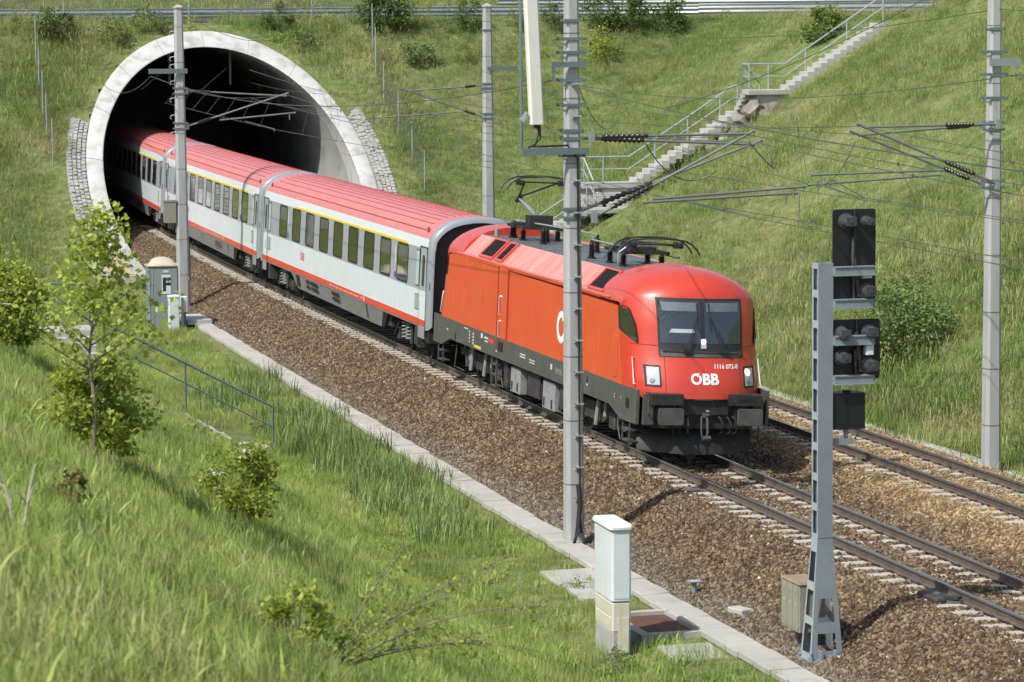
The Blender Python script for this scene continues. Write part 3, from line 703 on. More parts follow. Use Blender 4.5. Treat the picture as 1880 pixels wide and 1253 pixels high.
mb = MB(); mb.bar(l(-4.50, 8.50, -.2), l(-3.8, 8.50, -.2), .05, .11); mb.bar(l(-4.47, 8.5, -.2), l(-4.47, 8.22, -.2), .03, .05); mb.build('wire_bracket', 'railing_grey', root)
mb = MB(); zz = np.arange(-.55, 8.2, .62)
for z in zz:
    w = .183+(.118-.183)*(z+.85)/12.4
    p = l(-4.05+w*.35, z, -w-.03); mb.box(p[0]-.09, p[0]+.09, p[1]-.04, p[1]+.03, p[2]-.016, p[2]+.016); mb.box(p[0]-.09, p[0]-.075, p[1]-.045, p[1]+.03, p[2]-.045, p[2]+.016)
mb.build('cable_clip', 'steel_pale', root)
mb = MB(); mb.tube([l(-4.05+.066-.0, -.6, -.30)]+[l(-4.05+.06, z, -(.183+(.118-.183)*(z+.85)/12.4)-.05) for z in (-.2, 1, 3, 5, 6.7)]+[l(-4.2, 6.95, -.22), l(-4.9, 6.94, -.22)], .022, 6)
mb.tube([l(-4.02, .35, -.235), l(-4.0, .0, -.27), l(-4.06, -.5, -.33), l(-4.2, -.9, -.4)], .05, 8); mb.build('cable', 'black_rubber', root, 40)
# antenna panel
ar = thing('antenna_panel', 'long cream antenna panel hanging on a pipe beside the centre mast', 'antenna', V(-3.7, -4.86, 6.9), float(th(-3.7)))
l = lambda o, z, ds=0.: loc(ar, -3.7+ds, o, z)
mb = MB(); c = [(-.135, -.05), (-.10, -.09), (.10, -.09), (.135, -.05), (.135, .07), (-.135, .07)]
p0 = l(-4.78, 7.36); p1 = l(-4.93, 10.9)
P = [(p0[0]+x, p0[1]+y-.1, p0[2]) for x, y in c]+[(p1[0]+x, p1[1]+y-.1, p1[2]) for x, y in c]
mb.add(P, [tuple(range(5, -1, -1)), tuple(range(6, 12))]+[(i, (i+1) % 6, 6+(i+1) % 6, 6+i) for i in range(6)]); mb.build('panel', 'antenna_white', ar)
mb = MB(); mb.tube([l(-5.06, 6.80), l(-5.06, 11.2)], .032, 8); mb.build('support_pipe', 'railing_grey', ar, 40)
mb = MB()
for z in (7.45, 10.2): mb.bar(l(-5.06, z), l(-4.84, z+.05, -.06), .05, .10)
mb.bar(l(-5.10, 7.45, -.1), l(-4.98, 7.6, -.12), .05, .05); mb.build('pipe_clamp', 'steel_pale', ar)
mb = MB(); mb.tube([l(-4.76, 7.36, -.12), l(-4.75, 7.15, -.12), l(-4.83, 6.98, -.16), l(-4.98, 6.92, -.2)], .02, 6); mb.tube([l(-4.73, 7.36, -.12), l(-4.71, 7.1, -.12), l(-4.85, 6.94, -.16)], .02, 6); mb.lathe([(.06, 0), (.06, -.08)], l(-4.78, 7.37, -.1), n=8); mb.build('feeder_cable', 'black_rubber', ar, 40)
# right mast
root, H = mast(1.5, 7.04, -.80, 11.4, 'concrete mast beyond the far track at the right edge', [(9.08, 0), (8.58, .09), (8.09, .10), (7.58, .08), (7.05, .02), (6.9, .02), (5.78, .02), (5.64, .02)], wb=.185, wt=.118)
cantilever(root, 1.2, -1, [(7.0, 7.02), (3.95, 7.0)], [(7.0, 5.72), (3.76, 7.07)], [(5.75, 6.04), (2.72, 6.0)], [(3.12, 5.92), (3.95, 5.47)], (.18, .40), (.16, .38))
cantilever(root, 2.0, -1, [(7.0, 6.98), (4.12, 6.80)], [(7.0, 5.68), (3.92, 6.88)], [(6.0, 5.90), (2.95, 5.74)], [(3.12, 5.80), (4.23, 5.38)], (.10, .30), (.10, .30))
l = lambda o, z, ds=0.: loc(root, 1.5+ds, o, z)
mb = MB(); mb.bar(l(6.85, 8.35, -.2), l(7.56, 8.35, -.2), .05, .16); mb.bar(l(7.52, 8.36, -.2), l(7.52, 8.1, -.2), .035, .05); mb.build('wire_bracket', 'galvanised', root)
# left mast
root, H = mast(48.5, -3.70, -.85, 9.75, 'concrete mast standing between the grey telephone booth and the coaches', [(6.95, .03), (6.75, .03), (5.72, .03), (5.52, .03)], wb=.225, wt=.145)
LM = root
cantilever(root, 48.5, 1, [(-3.45, 6.85), (.09, 6.62)], [(-3.45, 5.60), (.16, 6.72)], [(-2.3, 5.80), (.40, 6.02)], [(-1.4, 5.75), (-.35, 5.46)], (.08, .24), (.10, .24))
l = lambda o, z, ds=0.: loc(root, 48.5+ds, o, z)
mb = MB(); mb.bar(l(-4.82, 7.55, -.25), l(-3.45, 7.55, -.25), .07, .17); mb.build('wire_bracket', 'railing_grey', root)
mb = MB()
for z in (8.95, 8.05, 7.78, 7.2, 6.6, 6.0, 5.4):
    w = .225+(.145-.225)*(z+.85)/10.6; mb.tube([l(-3.7-w+.02, z), l(-3.7-w-.08, z), l(-3.7-w-.16, z-.03), l(-3.7-w-.19, z-.10), l(-3.7-w-.13, z-.15)], .018, 6)
mb.build('rung_hook', 'steel_pale', root, 40)
mb = MB(); mb.box(-.66, -.24, -.20, -.02, 3.05, 3.82); mb.box(-.69, -.22, -.22, 0, 3.80, 3.86); mb.build('control_box', 'cabinet_beige', root)
mb = MB(); mb.tube([(.24, -.05, 1.0), (.24, -.05, 2.3)], .03, 6); mb.build('conduit', 'railing_grey', root)
# middle mast
root, H = mast(48.0, 7.36, -.75, 9.72, 'concrete mast rising behind the first coach roof', [(6.98, .02), (6.82, .02), (5.9, .02), (5.74, .02), (8.9, 0)], wb=.225, wt=.145)
cantilever(root, 48.0, -1, [(7.2, 6.92), (4.35, 6.74)], [(7.2, 5.78), (4.22, 6.83)], [(6.7, 6.0), (2.9, 5.78)], [(3.2, 5.72), (4.3, 5.45)], (.10, .24), (.10, .24))
l = lambda o, z, ds=0.: loc(root, 48.0+ds, o, z)
mb = MB(); mb.bar(l(7.3, 7.52, -.25), l(8.42, 7.52, -.25), .06, .14); mb.build('wire_bracket', 'railing_grey', root)

# ---------------------------------------------------------------- wires
def sag(p, q, k, n=14):
    p, q = np.array(p), np.array(q); return [tuple((p+(q-p)*t-np.array([0, 0, k*4*t*(1-t)])).tolist()) for t in np.linspace(0, 1, n+1)]
def catenary(label, sup, cw=5.43, r=.0085):
    """sup: list of (s, off messenger, z messenger, off contact)"""
    root = thing('catenary_wire', label, 'overhead wire', V(sup[0][0], sup[0][1], sup[0][2]), 0, 'catenary wires'); inv = Matrix.Translation(-root.location)
    mm, mc = MB(), MB()
    for a, b in zip(sup[:-1], sup[1:]):
        L_ = b[0]-a[0]; k = .55*(L_/52)**2 if a[2] < 7.5 else .5
        m = sag(trk(a[0], a[1], a[2]), trk(b[0], b[1], b[2]), k); c = sag(trk(a[0], a[3], a[4] if len(a) > 4 else cw), trk(b[0], b[3], b[4] if len(b) > 4 else cw), .02)
        mm.tube(m, r, 5, cap=False); mc.tube(c, r, 5, cap=False)
        for t in np.arange(4., L_-3, 5.5):
            f = t/L_; i = f*14; j = int(i); w = i-j
            pm = Vector(m[j]).lerp(Vector(m[min(j+1, 14)]), w); pc = Vector(c[j]).lerp(Vector(c[min(j+1, 14)]), w); md = MB(); md.tube([pm, pc], .004, 4); md.lathe([(.018, -.03), (.018, .03)], pm, n=5); md.lathe([(.014, -.03), (.014, .02)], pc, n=5); od = md.build('dropper', 'wire_dark', root); od.matrix_parent_inverse = inv
    for nm, x in (('messenger_wire', mm), ('contact_wire', mc)):
        o = x.build(nm, 'wire_dark', root); o.matrix_parent_inverse = inv
catenary('catenary wire over the train from the centre mast to the tunnel', [(-54, .3, 7.1, -.2), (-4.3, -.62, 7.1, .30), (48.5, .12, 6.66, -.32), (93, 1.0, 6.3, .3)])
catenary('overlapping catenary wire anchored beside the one over the train', [(-54, -.9, 7.1, -.9), (-3.2, -.08, 6.9, -.24), (46, -1.6, 7.6, -1.5, 6.6)])
catenary('catenary wire over the empty far track', [(-54, 4.5, 7.1, 4.8), (1.2, 3.80, 7.02, 3.95), (48, 4.28, 6.78, 4.32), (93, 4.6, 6.4, 4.8)])
catenary('overlapping catenary wire over the far track beside the right mast', [(-54, 5.2, 7.1, 5.2), (2.0, 3.95, 6.82, 4.22), (47, 6.2, 7.7, 6.2, 6.7)])
def single(label, pts, k, r=.011):
    mb = MB()
    for a, b in zip(pts[:-1], pts[1:]): mb.tube(sag(trk(*a), trk(*b), k), r, 5, cap=False)
    return tag(mb.build('feeder_wire', 'wire_dark'), label, 'overhead wire', 'feeder wires')
single('feeder wire strung from the left mast bracket past the centre mast', [(-54, -4.8, 8.2), (-3.9, -4.47, 8.2), (48.3, -4.75, 7.38), (92, -2.4, 6.7)], .75)
single('feeder wire strung along the right-hand masts', [(-54, 7.5, 8.1), (1.3, 7.52, 8.08), (47.8, 8.35, 7.42)], .75)
single('top wire sagging from the left mast top across the hillside', [(48.5, -3.62, 9.72), (48.0, 7.3, 9.68)], .0)
single('top wire running from the centre mast to the left mast top', [(-3.7, -3.95, 11.2), (48.5, -3.6, 9.68)], .7)
single('top wire running from the right mast to the middle mast top', [(-50, 7.3, 11.0), (1.5, 7.1, 9.5), (48.0, 7.3, 9.60)], .8)
single('wire rising from the overlap wires to the upper right', [(16, 4.2, 7.0), (2.0, 7.6, 10.8)], .35)
single('wire running from the centre mast down to the far cantilever', [(-3.7, -3.9, 8.05), (20, 4.1, 6.6)], .5)
single('wire sagging across the top of the tunnel mouth', [(48.5, -3.5, 9.6), (92, 8.0, 9.0)], .9)
for q, (a, b, c) in enumerate((((-4.3, -2.75, 6.98), (-3.6, -1.9, 6.35), (-4.0, -1.2, 6.4)), ((-4.2, -.6, 6.95), (-4, .3, 6.5), (-3.3, .1, 6.75)), ((1.2, 3.7, 6.7), (1.6, 3.4, 6.1), (1.9, 3.0, 5.75)))):
    p, r_, t_ = (np.array(trk(*v)) for v in (a, b, c))
    mb = MB(); mb.tube([tuple((p*(1-t)**2+2*t*(1-t)*(r_+[0, 0, -.5])+t_*t*t).tolist()) for t in np.linspace(0, 1, 12)], .012, 5)
    tag(mb.build('jumper_wire', 'wire_dark'), ('slack jumper wire looping under the centre mast cantilever', 'short jumper wire at the tip of the centre mast cantilever', 'slack jumper wire under the right mast cantilever')[q], 'overhead wire')

# ================================================================ signal mast
sr = thing('signal_mast', 'grey lattice signal mast with two black signal heads seen from behind', 'signal', V(-15.55, -3.40, -.80), float(th(-15.2)))
mb = MB(); Hh = 6.33; w = .125; dp = .13
def sbox(y0): pass
# box column of four plates, the left face pierced by slots and coloured paler as its sunlit side
z0 = 1.95
for d in (-1, 1): mb.box(-w, w, d*dp-.008, d*dp+.008, z0, Hh, 0)
mb.box(w-.016, w-.002, -dp, dp, z0, Hh, 0)
ns = 9; pit = (Hh-z0)/ns
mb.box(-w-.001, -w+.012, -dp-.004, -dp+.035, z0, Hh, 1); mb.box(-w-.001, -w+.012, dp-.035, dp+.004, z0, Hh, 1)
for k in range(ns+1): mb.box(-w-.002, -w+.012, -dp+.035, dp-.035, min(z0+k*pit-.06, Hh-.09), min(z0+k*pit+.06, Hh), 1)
# flared foot, the sunlit left again put in as a paler grey
_ = [(-.36, 0.), (-w, z0), (w, z0), (.36, 0.)]
for d in (-1, 1):
    y = d*dp
    P = [(-.36, -d*-.22*1, 0), (-.26, 0, 0)]
    yb = d*.24
    def fp(x, z, yb=yb, y=y): t = z/z0; return (x, yb+(y-yb)*t, z)
    for xa, xb in ((-1, -.62), (.62, 1)):
        q = lambda z, f: fp((.27+(w-.27)*z/z0)*f, z)
        mb.add([q(0, xa), q(0, xb), q(z0, xb), q(z0, xa)], [(0, 1, 2, 3)], 0)
    for za, zb_ in ((0., .14), (.42, .60), (.98, z0)):
        q = lambda z, f: fp((.27+(w-.27)*z/z0)*f, z)
        mb.add([q(za, -.64), q(za, .64), q(zb_, .64), q(zb_, -.64)], [(0, 1, 2, 3)], 0)
for d in (-1, 1):
    for ya, yb2 in ((-1, -.72), (.72, 1)):
        q = lambda z, f: (d*(.27+(w-.27)*z/z0), (.24+(dp-.24)*z/z0)*f, z)
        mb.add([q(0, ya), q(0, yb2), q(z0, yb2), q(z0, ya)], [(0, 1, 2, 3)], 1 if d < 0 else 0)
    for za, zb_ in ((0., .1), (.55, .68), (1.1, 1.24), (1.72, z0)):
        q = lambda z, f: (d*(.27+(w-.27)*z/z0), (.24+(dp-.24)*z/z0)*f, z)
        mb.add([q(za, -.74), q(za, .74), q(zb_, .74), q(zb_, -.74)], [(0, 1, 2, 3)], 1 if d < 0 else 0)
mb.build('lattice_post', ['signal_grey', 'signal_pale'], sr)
mb = MB(); mb.box(-.33, .33, -.30, .30, -.06, .0); mb.box(-.27, .27, -.25, .25, -.42, -.06)
for x in (-.27, .27):
    for y in (-.24, .24): mb.tube([(x, y, -.3), (x, y, .12)], .022, 6); mb.lathe([(.045, .0), (.045, .05)], (x, y, 0), n=6)
for x in (-.12, .12): mb.box(x-.02, x+.02, -.36, -.24, -.05, .16)
mb.build('base_plate', 'signal_grey', sr)
for zc in (5.42+.8, 3.98+.8+.0, 4.83+.0, 3.55+.8-.0): pass
for zc in (6.20, 5.68, 5.10, 4.47):
    mb = MB(); mb.box(.12, .80, -.22, -.14, zc-.07, zc+.07); mb.box(.12, .80, -.24, -.10, zc+.06, zc+.075); mb.box(.12, .80, -.24, -.10, zc-.075, zc-.06); mb.build('bracket_arm', 'signal_grey', sr)
def head(x0, x1, za, zb_, lamps, boxes):
    mb = MB(); mb.prism(rrect(x0, x1, za, zb_, .045), lambda a, b: (a, -.02, b), lambda a, b: (a, -.055, b)); hd = mb.build('signal_head', 'signal_black', sr, fix=True)
    for i, (x, z, r) in enumerate(lamps):
        mb = MB(); mb.lathe([(r*1.25, 0), (r*1.25, .05), (r, .06), (r, .20), (r*.75, .26), (r*.3, .28)], (x, -.055, z), (0, -1, 0), 14); mb.box(x-r*.75, x+r*.8, -.33, -.14, z-r*.55, z+r*.75)
        mb.build('lamp_housing', 'signal_hood', hd, 40)
    mb = MB()
    for (a, b, c, d) in boxes: mb.cbox(a, b, -.20, -.06, c, d, .02)
    if boxes: mb.build('junction_box', 'cabinet_white', hd)
    mb = MB(); cx = (x0+x1)/2
    mb.tube([(cx-.02, -.09, za+.1), (cx-.05, -.12, (za+zb_)/2), (cx-.03, -.09, zb_-.45)], .028, 6); mb.bar((cx+.06, -.10, za+.12), (cx-.03, -.12, za+.75), .03, .05); mb.bar((cx-.01, -.10, za), (cx-.01, -.08, zb_), .012, .02); mb.build('cable_loom', 'signal_hood', hd, 40)
head(.15, .87, 5.68-.02, 7.17, [(.36, 6.98, .105), (.70, 6.97, .075), (.70, 5.87, .105)], [(.60, .76, 6.08, 6.27)])
head(.15, .95, 4.46, 5.42, [(.28, 5.20, .10), (.74, 5.22, .10), (.28, 4.82, .10), (.74, 4.68, .11)], [(.66, .80, 4.86, 5.04)])
mb = MB(); mb.cbox(.14, .69, -.10, .22, 3.67, 4.25, .01); mb.box(.39, .40, -.108, -.09, 3.68, 4.24); mb.box(.36, .46, -.05, .05, 4.25, 4.29); mb.build('relay_box', 'signal_black', sr)
mb = MB(); mb.bar((.12, -.02, 3.47), (.50, -.02, 3.47), .10, .10); mb.tube([(.40, 0, 3.5), (.40, 0, 3.7)], .035, 8); mb.tube([(.60, 0, 3.7), (.62, 0, 3.58), (.55, 0, 3.5)], .02, 6); mb.build('box_bracket', 'signal_grey', sr)
# beige box beside it
br = thing('track_cabinet', 'beige steel track cabinet on short posts beside the signal mast', 'cabinet', V(-14.82, -3.43, -.82), float(th(-14)))
mb = MB(); mb.cbox(-.23, .23, -.40, .40, .36, 1.14, .012); mb.build('housing', 'cabinet_beige', br)
mb = MB(); mb.add([(-.25, -.42, 1.142), (.25, -.42, 1.142), (.25, .42, 1.142), (-.25, .42, 1.142), (-.23, -.40, 1.165), (.23, -.40, 1.165), (.23, .40, 1.165), (-.23, .40, 1.165)], [(4, 5, 6, 7), (0, 1, 5, 4), (1, 2, 6, 5), (2, 3, 7, 6), (3, 0, 4, 7)]); mb.build('lid', 'cabinet_rust', br)
for k in range(3):
    mb = MB(); y = -.395+k*.264; mb.box(-.242, -.229, y+.008, y+.256, .40, 1.11); d = mb.build('door', 'cabinet_beige', br)
    mb = MB(); mb.box(-.255, -.24, y+.10, y+.15, 1.00, 1.08); mb.build('latch', 'steel_pale', d)
    mb = MB(); mb.add([(-.244, y+.10, .80), (-.244, y+.16, .80), (-.244, y+.13, .85)], [(0, 1, 2)]); mb.build('warning_mark', 'yellow_print', d)
for y in (-.25, .25):
    mb = MB(); mb.box(-.05, .05, y-.05, y+.05, -.1, .385); mb.build('post', 'signal_grey', br)
# axle counter on the rail
ax = thing('axle_counter', 'dark metal axle counter sensor clamped to the near rail', 'sensor', V(-14.7, -.92, -.2), float(th(-14.7)))
mb = MB(); mb.cbox(-.16, .08, -.55, -.10, -.06, .10, .03); mb.prism([(-.26, -.12), (.10, -.12), (.10, .10), (-.10, .16), (-.26, .06)], lambda a, b: (a, -.05, b), lambda a, b: (a, .48, b)); mb.build('sensor_block', 'loco_grey', ax, fix=True)
mb = MB(); mb.cbox(-.34, -.14, -.42, .1, -.10, .14, .03); mb.cbox(-.30, -.10, .14, .50, -.12, .12, .03); mb.bar((-.3, .1, .1), (.05, -.5, .15), .12, .05); mb.build('cover_plate', 'bogie_dark', ax)
mb = MB(); mb.tube([(-.2, .1, -.02), (-.5, .2, -.08), (-1.1, .6, -.24), (-1.9, .9, -.44), (-2.3, 1.0, -.58)], .018, 6); mb.build('cable', 'black_rubber', ax, 40)
# small post and plate in the ballast
pr = thing('marker_post', 'small grey marker post with flat top plate in the ballast', 'post', V(-9.6, -3.55, -.80))
mb = MB(); mb.tube([(0, 0, -.1), (0, 0, .20)], .05, 8); mb.build('stem', 'signal_grey', pr, 40)
mb = MB(); mb.box(-.10, .11, -.09, .09, .20, .215); mb.build('plate', 'signal_pale', pr)
mb = MB().cbox(-.13, .13, -.2, .2, 0, .10, .015); o = mb.build('stone_block', 'concrete'); o.location = V(-11.7, -3.42, -.80); o.rotation_euler = (0, 0, .35); tag(o, 'small concrete block lying at the edge of the ballast', 'block')
# white cabinet
wr = thing('distribution_cabinet', 'tall white distribution cabinet with rust streaks on a cream plinth', 'cabinet', V(-13.1, -6.14, -1.06), float(th(-13))-.03)
mb = MB(); P = rrect(-.17, .17, -.55, .55, .05, 4); mb.prism(P, lambda a, b: (a, b, .98), lambda a, b: (a, b, 2.16)); mb.build('housing', 'cabinet_white', wr, 30, fix=True)
mb = MB(); P = rrect(-.20, .20, -.59, .59, .07, 4); n = len(P); mb.add([(a, b, 2.162) for a, b in P]+[(a, b, 2.20) for a, b in P]+[(a*.93, b*.95, 2.235) for a, b in P], [(i, (i+1) % n, n+(i+1) % n, n+i) for i in range(n)]+[(n+i, n+(i+1) % n, 2*n+(i+1) % n, 2*n+i) for i in range(n)]+[tuple(range(2*n, 3*n)), tuple(range(n-1, -1, -1))]); mb.build('lid', 'cabinet_white', wr, 40)
mb = MB(); mb.cbox(-.16, .16, -.54, .54, .48, .965, .03); mb.build('plinth', 'cabinet_cream', wr)
for z, h in ((.74, .2), (.53, .17)):
    mb = MB(); mb.box(-.170, -.158, -.47, .47, z, z+h); mb.build('plinth_panel', 'cabinet_cream', wr)
mb = MB(); mb.box(-.06, .12, -.551, -.535, .12, .70); mb.build('end_panel', 'cabinet_cream', wr)
mb = MB(); mb.cbox(-.155, .155, -.535, .535, -.2, .475, .02); mb.build('foundation', 'cabinet_base', wr)
mb = MB(); mb.box(-.13, .13, -.557, -.547, 1.02, 2.12); mb.build('end_door', 'cabinet_white', wr)
# cable pit and slabs next to it
pt = thing('cable_pit', 'concrete cable pit with a rusty brown sunken cover beside the white cabinet', 'pit', V(-12.0, -5.03, -.88), .02)
mb = MB()
for a in ((-.62, .62, -1.05, -.88), (-.62, .62, .88, 1.05), (-.62, -.45, -.878, .878), (.45, .62, -.878, .878)): mb.box(a[0], a[1], a[2], a[3], -.35, .09)
mb.build('pit_frame', 'path_concrete', pt); mb = MB(); mb.box(-.45, .45, -.88, .88, -.06, .025); mb.build('pit_cover', 'rust_plate', pt)
for q, (s, o_, w_, l_, lab) in enumerate(((-14.2, -5.12, .9, 1.15, 'square weathered concrete slab in the grass next to the cable pit'), (-7.0, -5.0, 1.0, 1.3, 'grey concrete slab beside the trough behind the white cabinet'), (-8.5, -5.0, 1.0, 1.3, 'grey concrete slab half hidden by the white cabinet'))):
    o = link('concrete_slab', slab_mesh(w_, l_, .1, .02, 'concrete')); o.location = V(s, o_, float(hz(np.array(s), np.array(o_)))+.045); o.rotation_euler = (.01, -.01, random.uniform(-.04, .04)); tag(o, lab, 'slab')

# telephone booth F
fr = thing('telephone_booth', 'grey signal telephone booth with beige domed roof and letter F', 'booth', V(42.0, -5.33, -1.0), float(th(42))-.02)
mb = MB(); mb.cbox(-.50, .50, -.42, .42, 0, 2.2, .05); mb.build('housing', 'booth_grey', fr)
mb = MB(); mb.box(-.535, .535, -.455, .455, 2.2, 2.24); nn = 8
mb.grid(lambda a, b: ((-.44+.88*a)*1, -.36+.72*b, 2.24+.26*(max(0, 1-(2*a-1)**2)*max(0, 1-(2*b-1)**2))**.5), np.linspace(0, 1, 11), np.linspace(0, 1, 9)); mb.build('roof', 'booth_cap', fr, 60)
mb = MB(); mb.box(-.06, .24, -.432, -.421, 1.28, 1.92); sg = mb.build('sign_plate', 'cabinet_white', fr)
mb = MB(); put_text(mb, 'F', .60, lambda a, b: (.09+a, -.438, 1.58+b), .022); mb.build('letter', 'print_black', sg)
mb = MB(); mb.box(-.02, .20, -.432, -.422, 1.98, 2.08); np_ = mb.build('number_plate', 'booth_cap', fr); mb = MB(); put_text(mb, '543', .09, lambda a, b: (.09+a, -.438, 2.03+b), .003); mb.build('number', 'white_paint', np_)
for x in (-.47, -.36):
    mb = MB(); mb.box(x-.006, x+.006, -.436, -.42, .1, 2.15); mb.build('door_strip', 'signal_pale', fr)
c1 = thing('junction_pillar', 'slim pale junction pillar with small number in front of the booth', 'cabinet', V(41.0, -5.10, -1.0), .0)
mb = MB(); mb.cbox(-.17, .17, -.15, .15, 0, 1.22, .02); mb.build('housing', 'cabinet_white', c1); mb = MB(); mb.cbox(-.19, .19, -.17, .17, 1.222, 1.29, .03); mb.build('lid', 'cabinet_white', c1)
mb = MB(); put_text(mb, '72', .16, lambda a, b: (-.178, .02-a, 1.0+b), .004); mb.build('number', 'print_black', c1)
c2 = thing('meter_box', 'small pale meter box on a steel post beside the booth', 'cabinet', V(41.7, -4.70, -1.0), .0)
mb = MB(); mb.cbox(-.11, .15, -.10, .10, .66, 1.18, .02); mb.build('housing', 'cabinet_white', c2); mb = MB(); mb.box(-.07, .0, -.16, -.11, -.1, 1.15); mb.box(.02, .10, -.06, .02, -.1, .66); mb.build('post', 'railing_grey', c2)
o = link('concrete_slab', slab_mesh(.85, 2.2, .16, .02, 'concrete')); o.location = V(42.9, -4.15, -.64); o.rotation_euler = (0, 0, .02); tag(o, 'raised concrete slab at the end of the trough near the booth', 'slab')
# boarded cable chamber in front of the tunnel
wd = thing('boarded_chamber', 'concrete chamber covered with wooden planks in front of the tunnel mouth', 'chamber', V(66.5, -4.15, -.9), float(th(66))-.05)
mb = MB(); mb.prism([(-1.05, -7.2), (1.0, -7.2), (1.05, 5.6), (.35, 8.0), (-.6, 8.0), (-1.0, 6.0)], lambda a, b: (a, b, 0), lambda a, b: (a, b, .36)); mb.build('chamber_wall', 'path_concrete', wd, fix=True)
for i in range(22):
    y = -6.9+i*.52; x_ = random.uniform(-.01, .01); mb = MB(); mb.cbox(-.50+x_-.05, .42+x_, y, y+.50, .364+random.uniform(0, .006), .41, .008); mb.build('plank', 'plank', wd)

# ================================================================ stairs and railings
def step_mesh(w, t, r): return MB().cbox(0, t+.03, -w/2, w/2, -.30, 0, .012).mesh('step', 'concrete')
def rail_run(root, pts, h=1.02, mid=.52, mname='railing_grey', posts=None, r=.031):
    """pts: base points (local) along which posts stand; handrail and mid rail follow"""
    mb = MB(); mb.tube([(p[0], p[1], p[2]+h) for p in pts], r, 8); mb.build('handrail', mname, root, 40)
    mb = MB(); mb.tube([(p[0], p[1], p[2]+mid) for p in pts], r*.7, 6); mb.build('mid_rail', mname, root, 40)
    for p in (posts or pts):
        mb = MB(); mb.tube([(p[0], p[1], p[2]-.15), (p[0], p[1], p[2]+h)], r*.95, 6); mb.build('post', mname, root, 40)
def stair(label, s0, off0, z0, rz, flights, w=1.15, mname='railing_grey', tread=.275, rise=.176):
    """local x = uphill, y = along; flights: list of (kind, x, y, z, n, dirx, diry)"""
    root = thing('outdoor_stair', label, 'stair', V(s0, off0, z0), rz, 'concrete stairs on the slopes')
    sm = step_mesh(w, tread, rise)
    for (x, y, z, n, ang) in flights:
        for i in range(n):
            o = link('step', sm, root); dx, dy = math.cos(ang), math.sin(ang)
            o.location = (x+dx*tread*i, y+dy*tread*i, z+rise*(i+1)); o.rotation_euler = (0, 0, ang)
    return root
thr = float(th(60))
S0, OF0, ZL1 = 61.2, 15.25, 2.60
# local frame: x to the right (uphill), y towards the tunnel
st = stair('pale concrete stair with two landings climbing the right-hand bank', S0, OF0, ZL1, thr, [
    (-1.9-.275*12+.3, -1.75, -.9-.176*13, 13, 0.), (.42, -1.20, -.92, 5, math.pi/2), (1.30, .15, 0., 16, 0.), (6.05, -.35, 2.86, 5, -math.pi/2), (7.15, -1.75, 3.75, 15, 0.)], mname='railing_pale')
mb = MB(); mb.cbox(-.95, 1.32, -.45, .75, -.20, .0, .02); mb.build('landing', 'concrete', st)
mb = MB(); mb.cbox(-1.35, 1.0, -2.35, -1.18, -1.10, -.92, .02); mb.build('landing', 'concrete', st)
mb = MB(); mb.cbox(5.45, 7.3, -2.35, -1.45, 3.55, 3.75, .02); mb.build('landing', 'concrete', st)
for q in ((5.85, 7.2, -2.2, -1.5, 2.4, 3.55), (-.75, .9, -.3, .7, -1.2, -.2), (-.55, -.35, -1.2, -.46, -1.6, -.35)): mb = MB(); mb.box(*q); mb.build('support_wall', 'concrete', st)
rail_run(st, [(-.9, .70, 0), (1.3, .70, 0), (5.75, .70, 2.82), (5.95, .70, 2.84)], mname='railing_pale', posts=[(-.9, .7, 0), (.2, .7, 0), (2.4, .7, .7), (3.8, .7, 1.6), (5.2, .7, 2.5), (5.95, .7, 2.84)])
rail_run(st, [(-.9, .65, 0), (-.9, -.40, 0), (-.7, -1.15, -.9)], mname='railing_pale')
rail_run(st, [(6.62, -.2, 2.95), (5.5, -1.4, 3.75), (5.5, -2.3, 3.75)], mname='railing_pale'); 
rail_run(st, [(5.5, -1.40, 3.75), (7.3, -1.40, 3.75), (11.6, -1.20, 6.50)], mname='railing_pale', posts=[(5.5, -1.4, 3.75), (6.6, -1.4, 3.75), (8.2, -1.36, 4.35), (10.0, -1.28, 5.5), (11.6, -1.2, 6.50)])
rail_run(st, [(1.1, -2.3, -.92), (-1.3, -2.3, -.92), (-4.7, -2.3, -3.05)], mname='railing_pale')
# rubble stones under the landings
def rock_mesh(k):
    b = bmesh.new(); bmesh.ops.create_icosphere(b, subdivisions=2, radius=1)
    for v in b.verts: v.co *= random.uniform(.78, 1.18)
    for v in b.verts: v.co = Vector((v.co.x, v.co.y*random.uniform(.8, .95), v.co.z*.75))
    m = bpy.data.meshes.new('boulder'); b.to_mesh(m); b.free(); m.materials.append(MATS['rock']); return m
RK = [rock_mesh(k) for k in range(5)]
nr = 0
for (x, y, z, r) in [(5.7, -2.1, 2.95, .55), (6.2, -2.2, 2.7, .5), (5.3, -2.0, 2.4, .5), (5.0, -2.2, 1.95, .45), (5.9, -2.35, 2.25, .4), (4.5, -2.2, 1.6, .42), (6.6, -2.3, 2.9, .4), (4.1, -2.0, 1.4, .35), (5.1, -2.5, 1.6, .35), (-.7, -.8, -.75, .38), (-.9, -.7, -1.15, .40), (-.45, -.9, -1.3, .36), (-1.15, -.9, -1.55, .36), (-.8, -1.1, -1.75, .32)]:
    o = link('boulder', RK[nr % 5]); p = st.location + Vector((x*math.cos(thr)-y*math.sin(thr), x*math.sin(thr)+y*math.cos(thr), z))
    o.location = p; o.scale = (r, r*random.uniform(.8, 1.1), r*random.uniform(.7, 1.)); o.rotation_euler = (random.random(), random.random(), random.random()*6)
    tag(o, 'rough brown boulder heaped under the upper stair landing' if x > 3 else 'rough brown boulder heaped under the lower stair landing', 'boulder', 'boulders under the upper landing' if x > 3 else 'boulders under the lower landing'); nr += 1
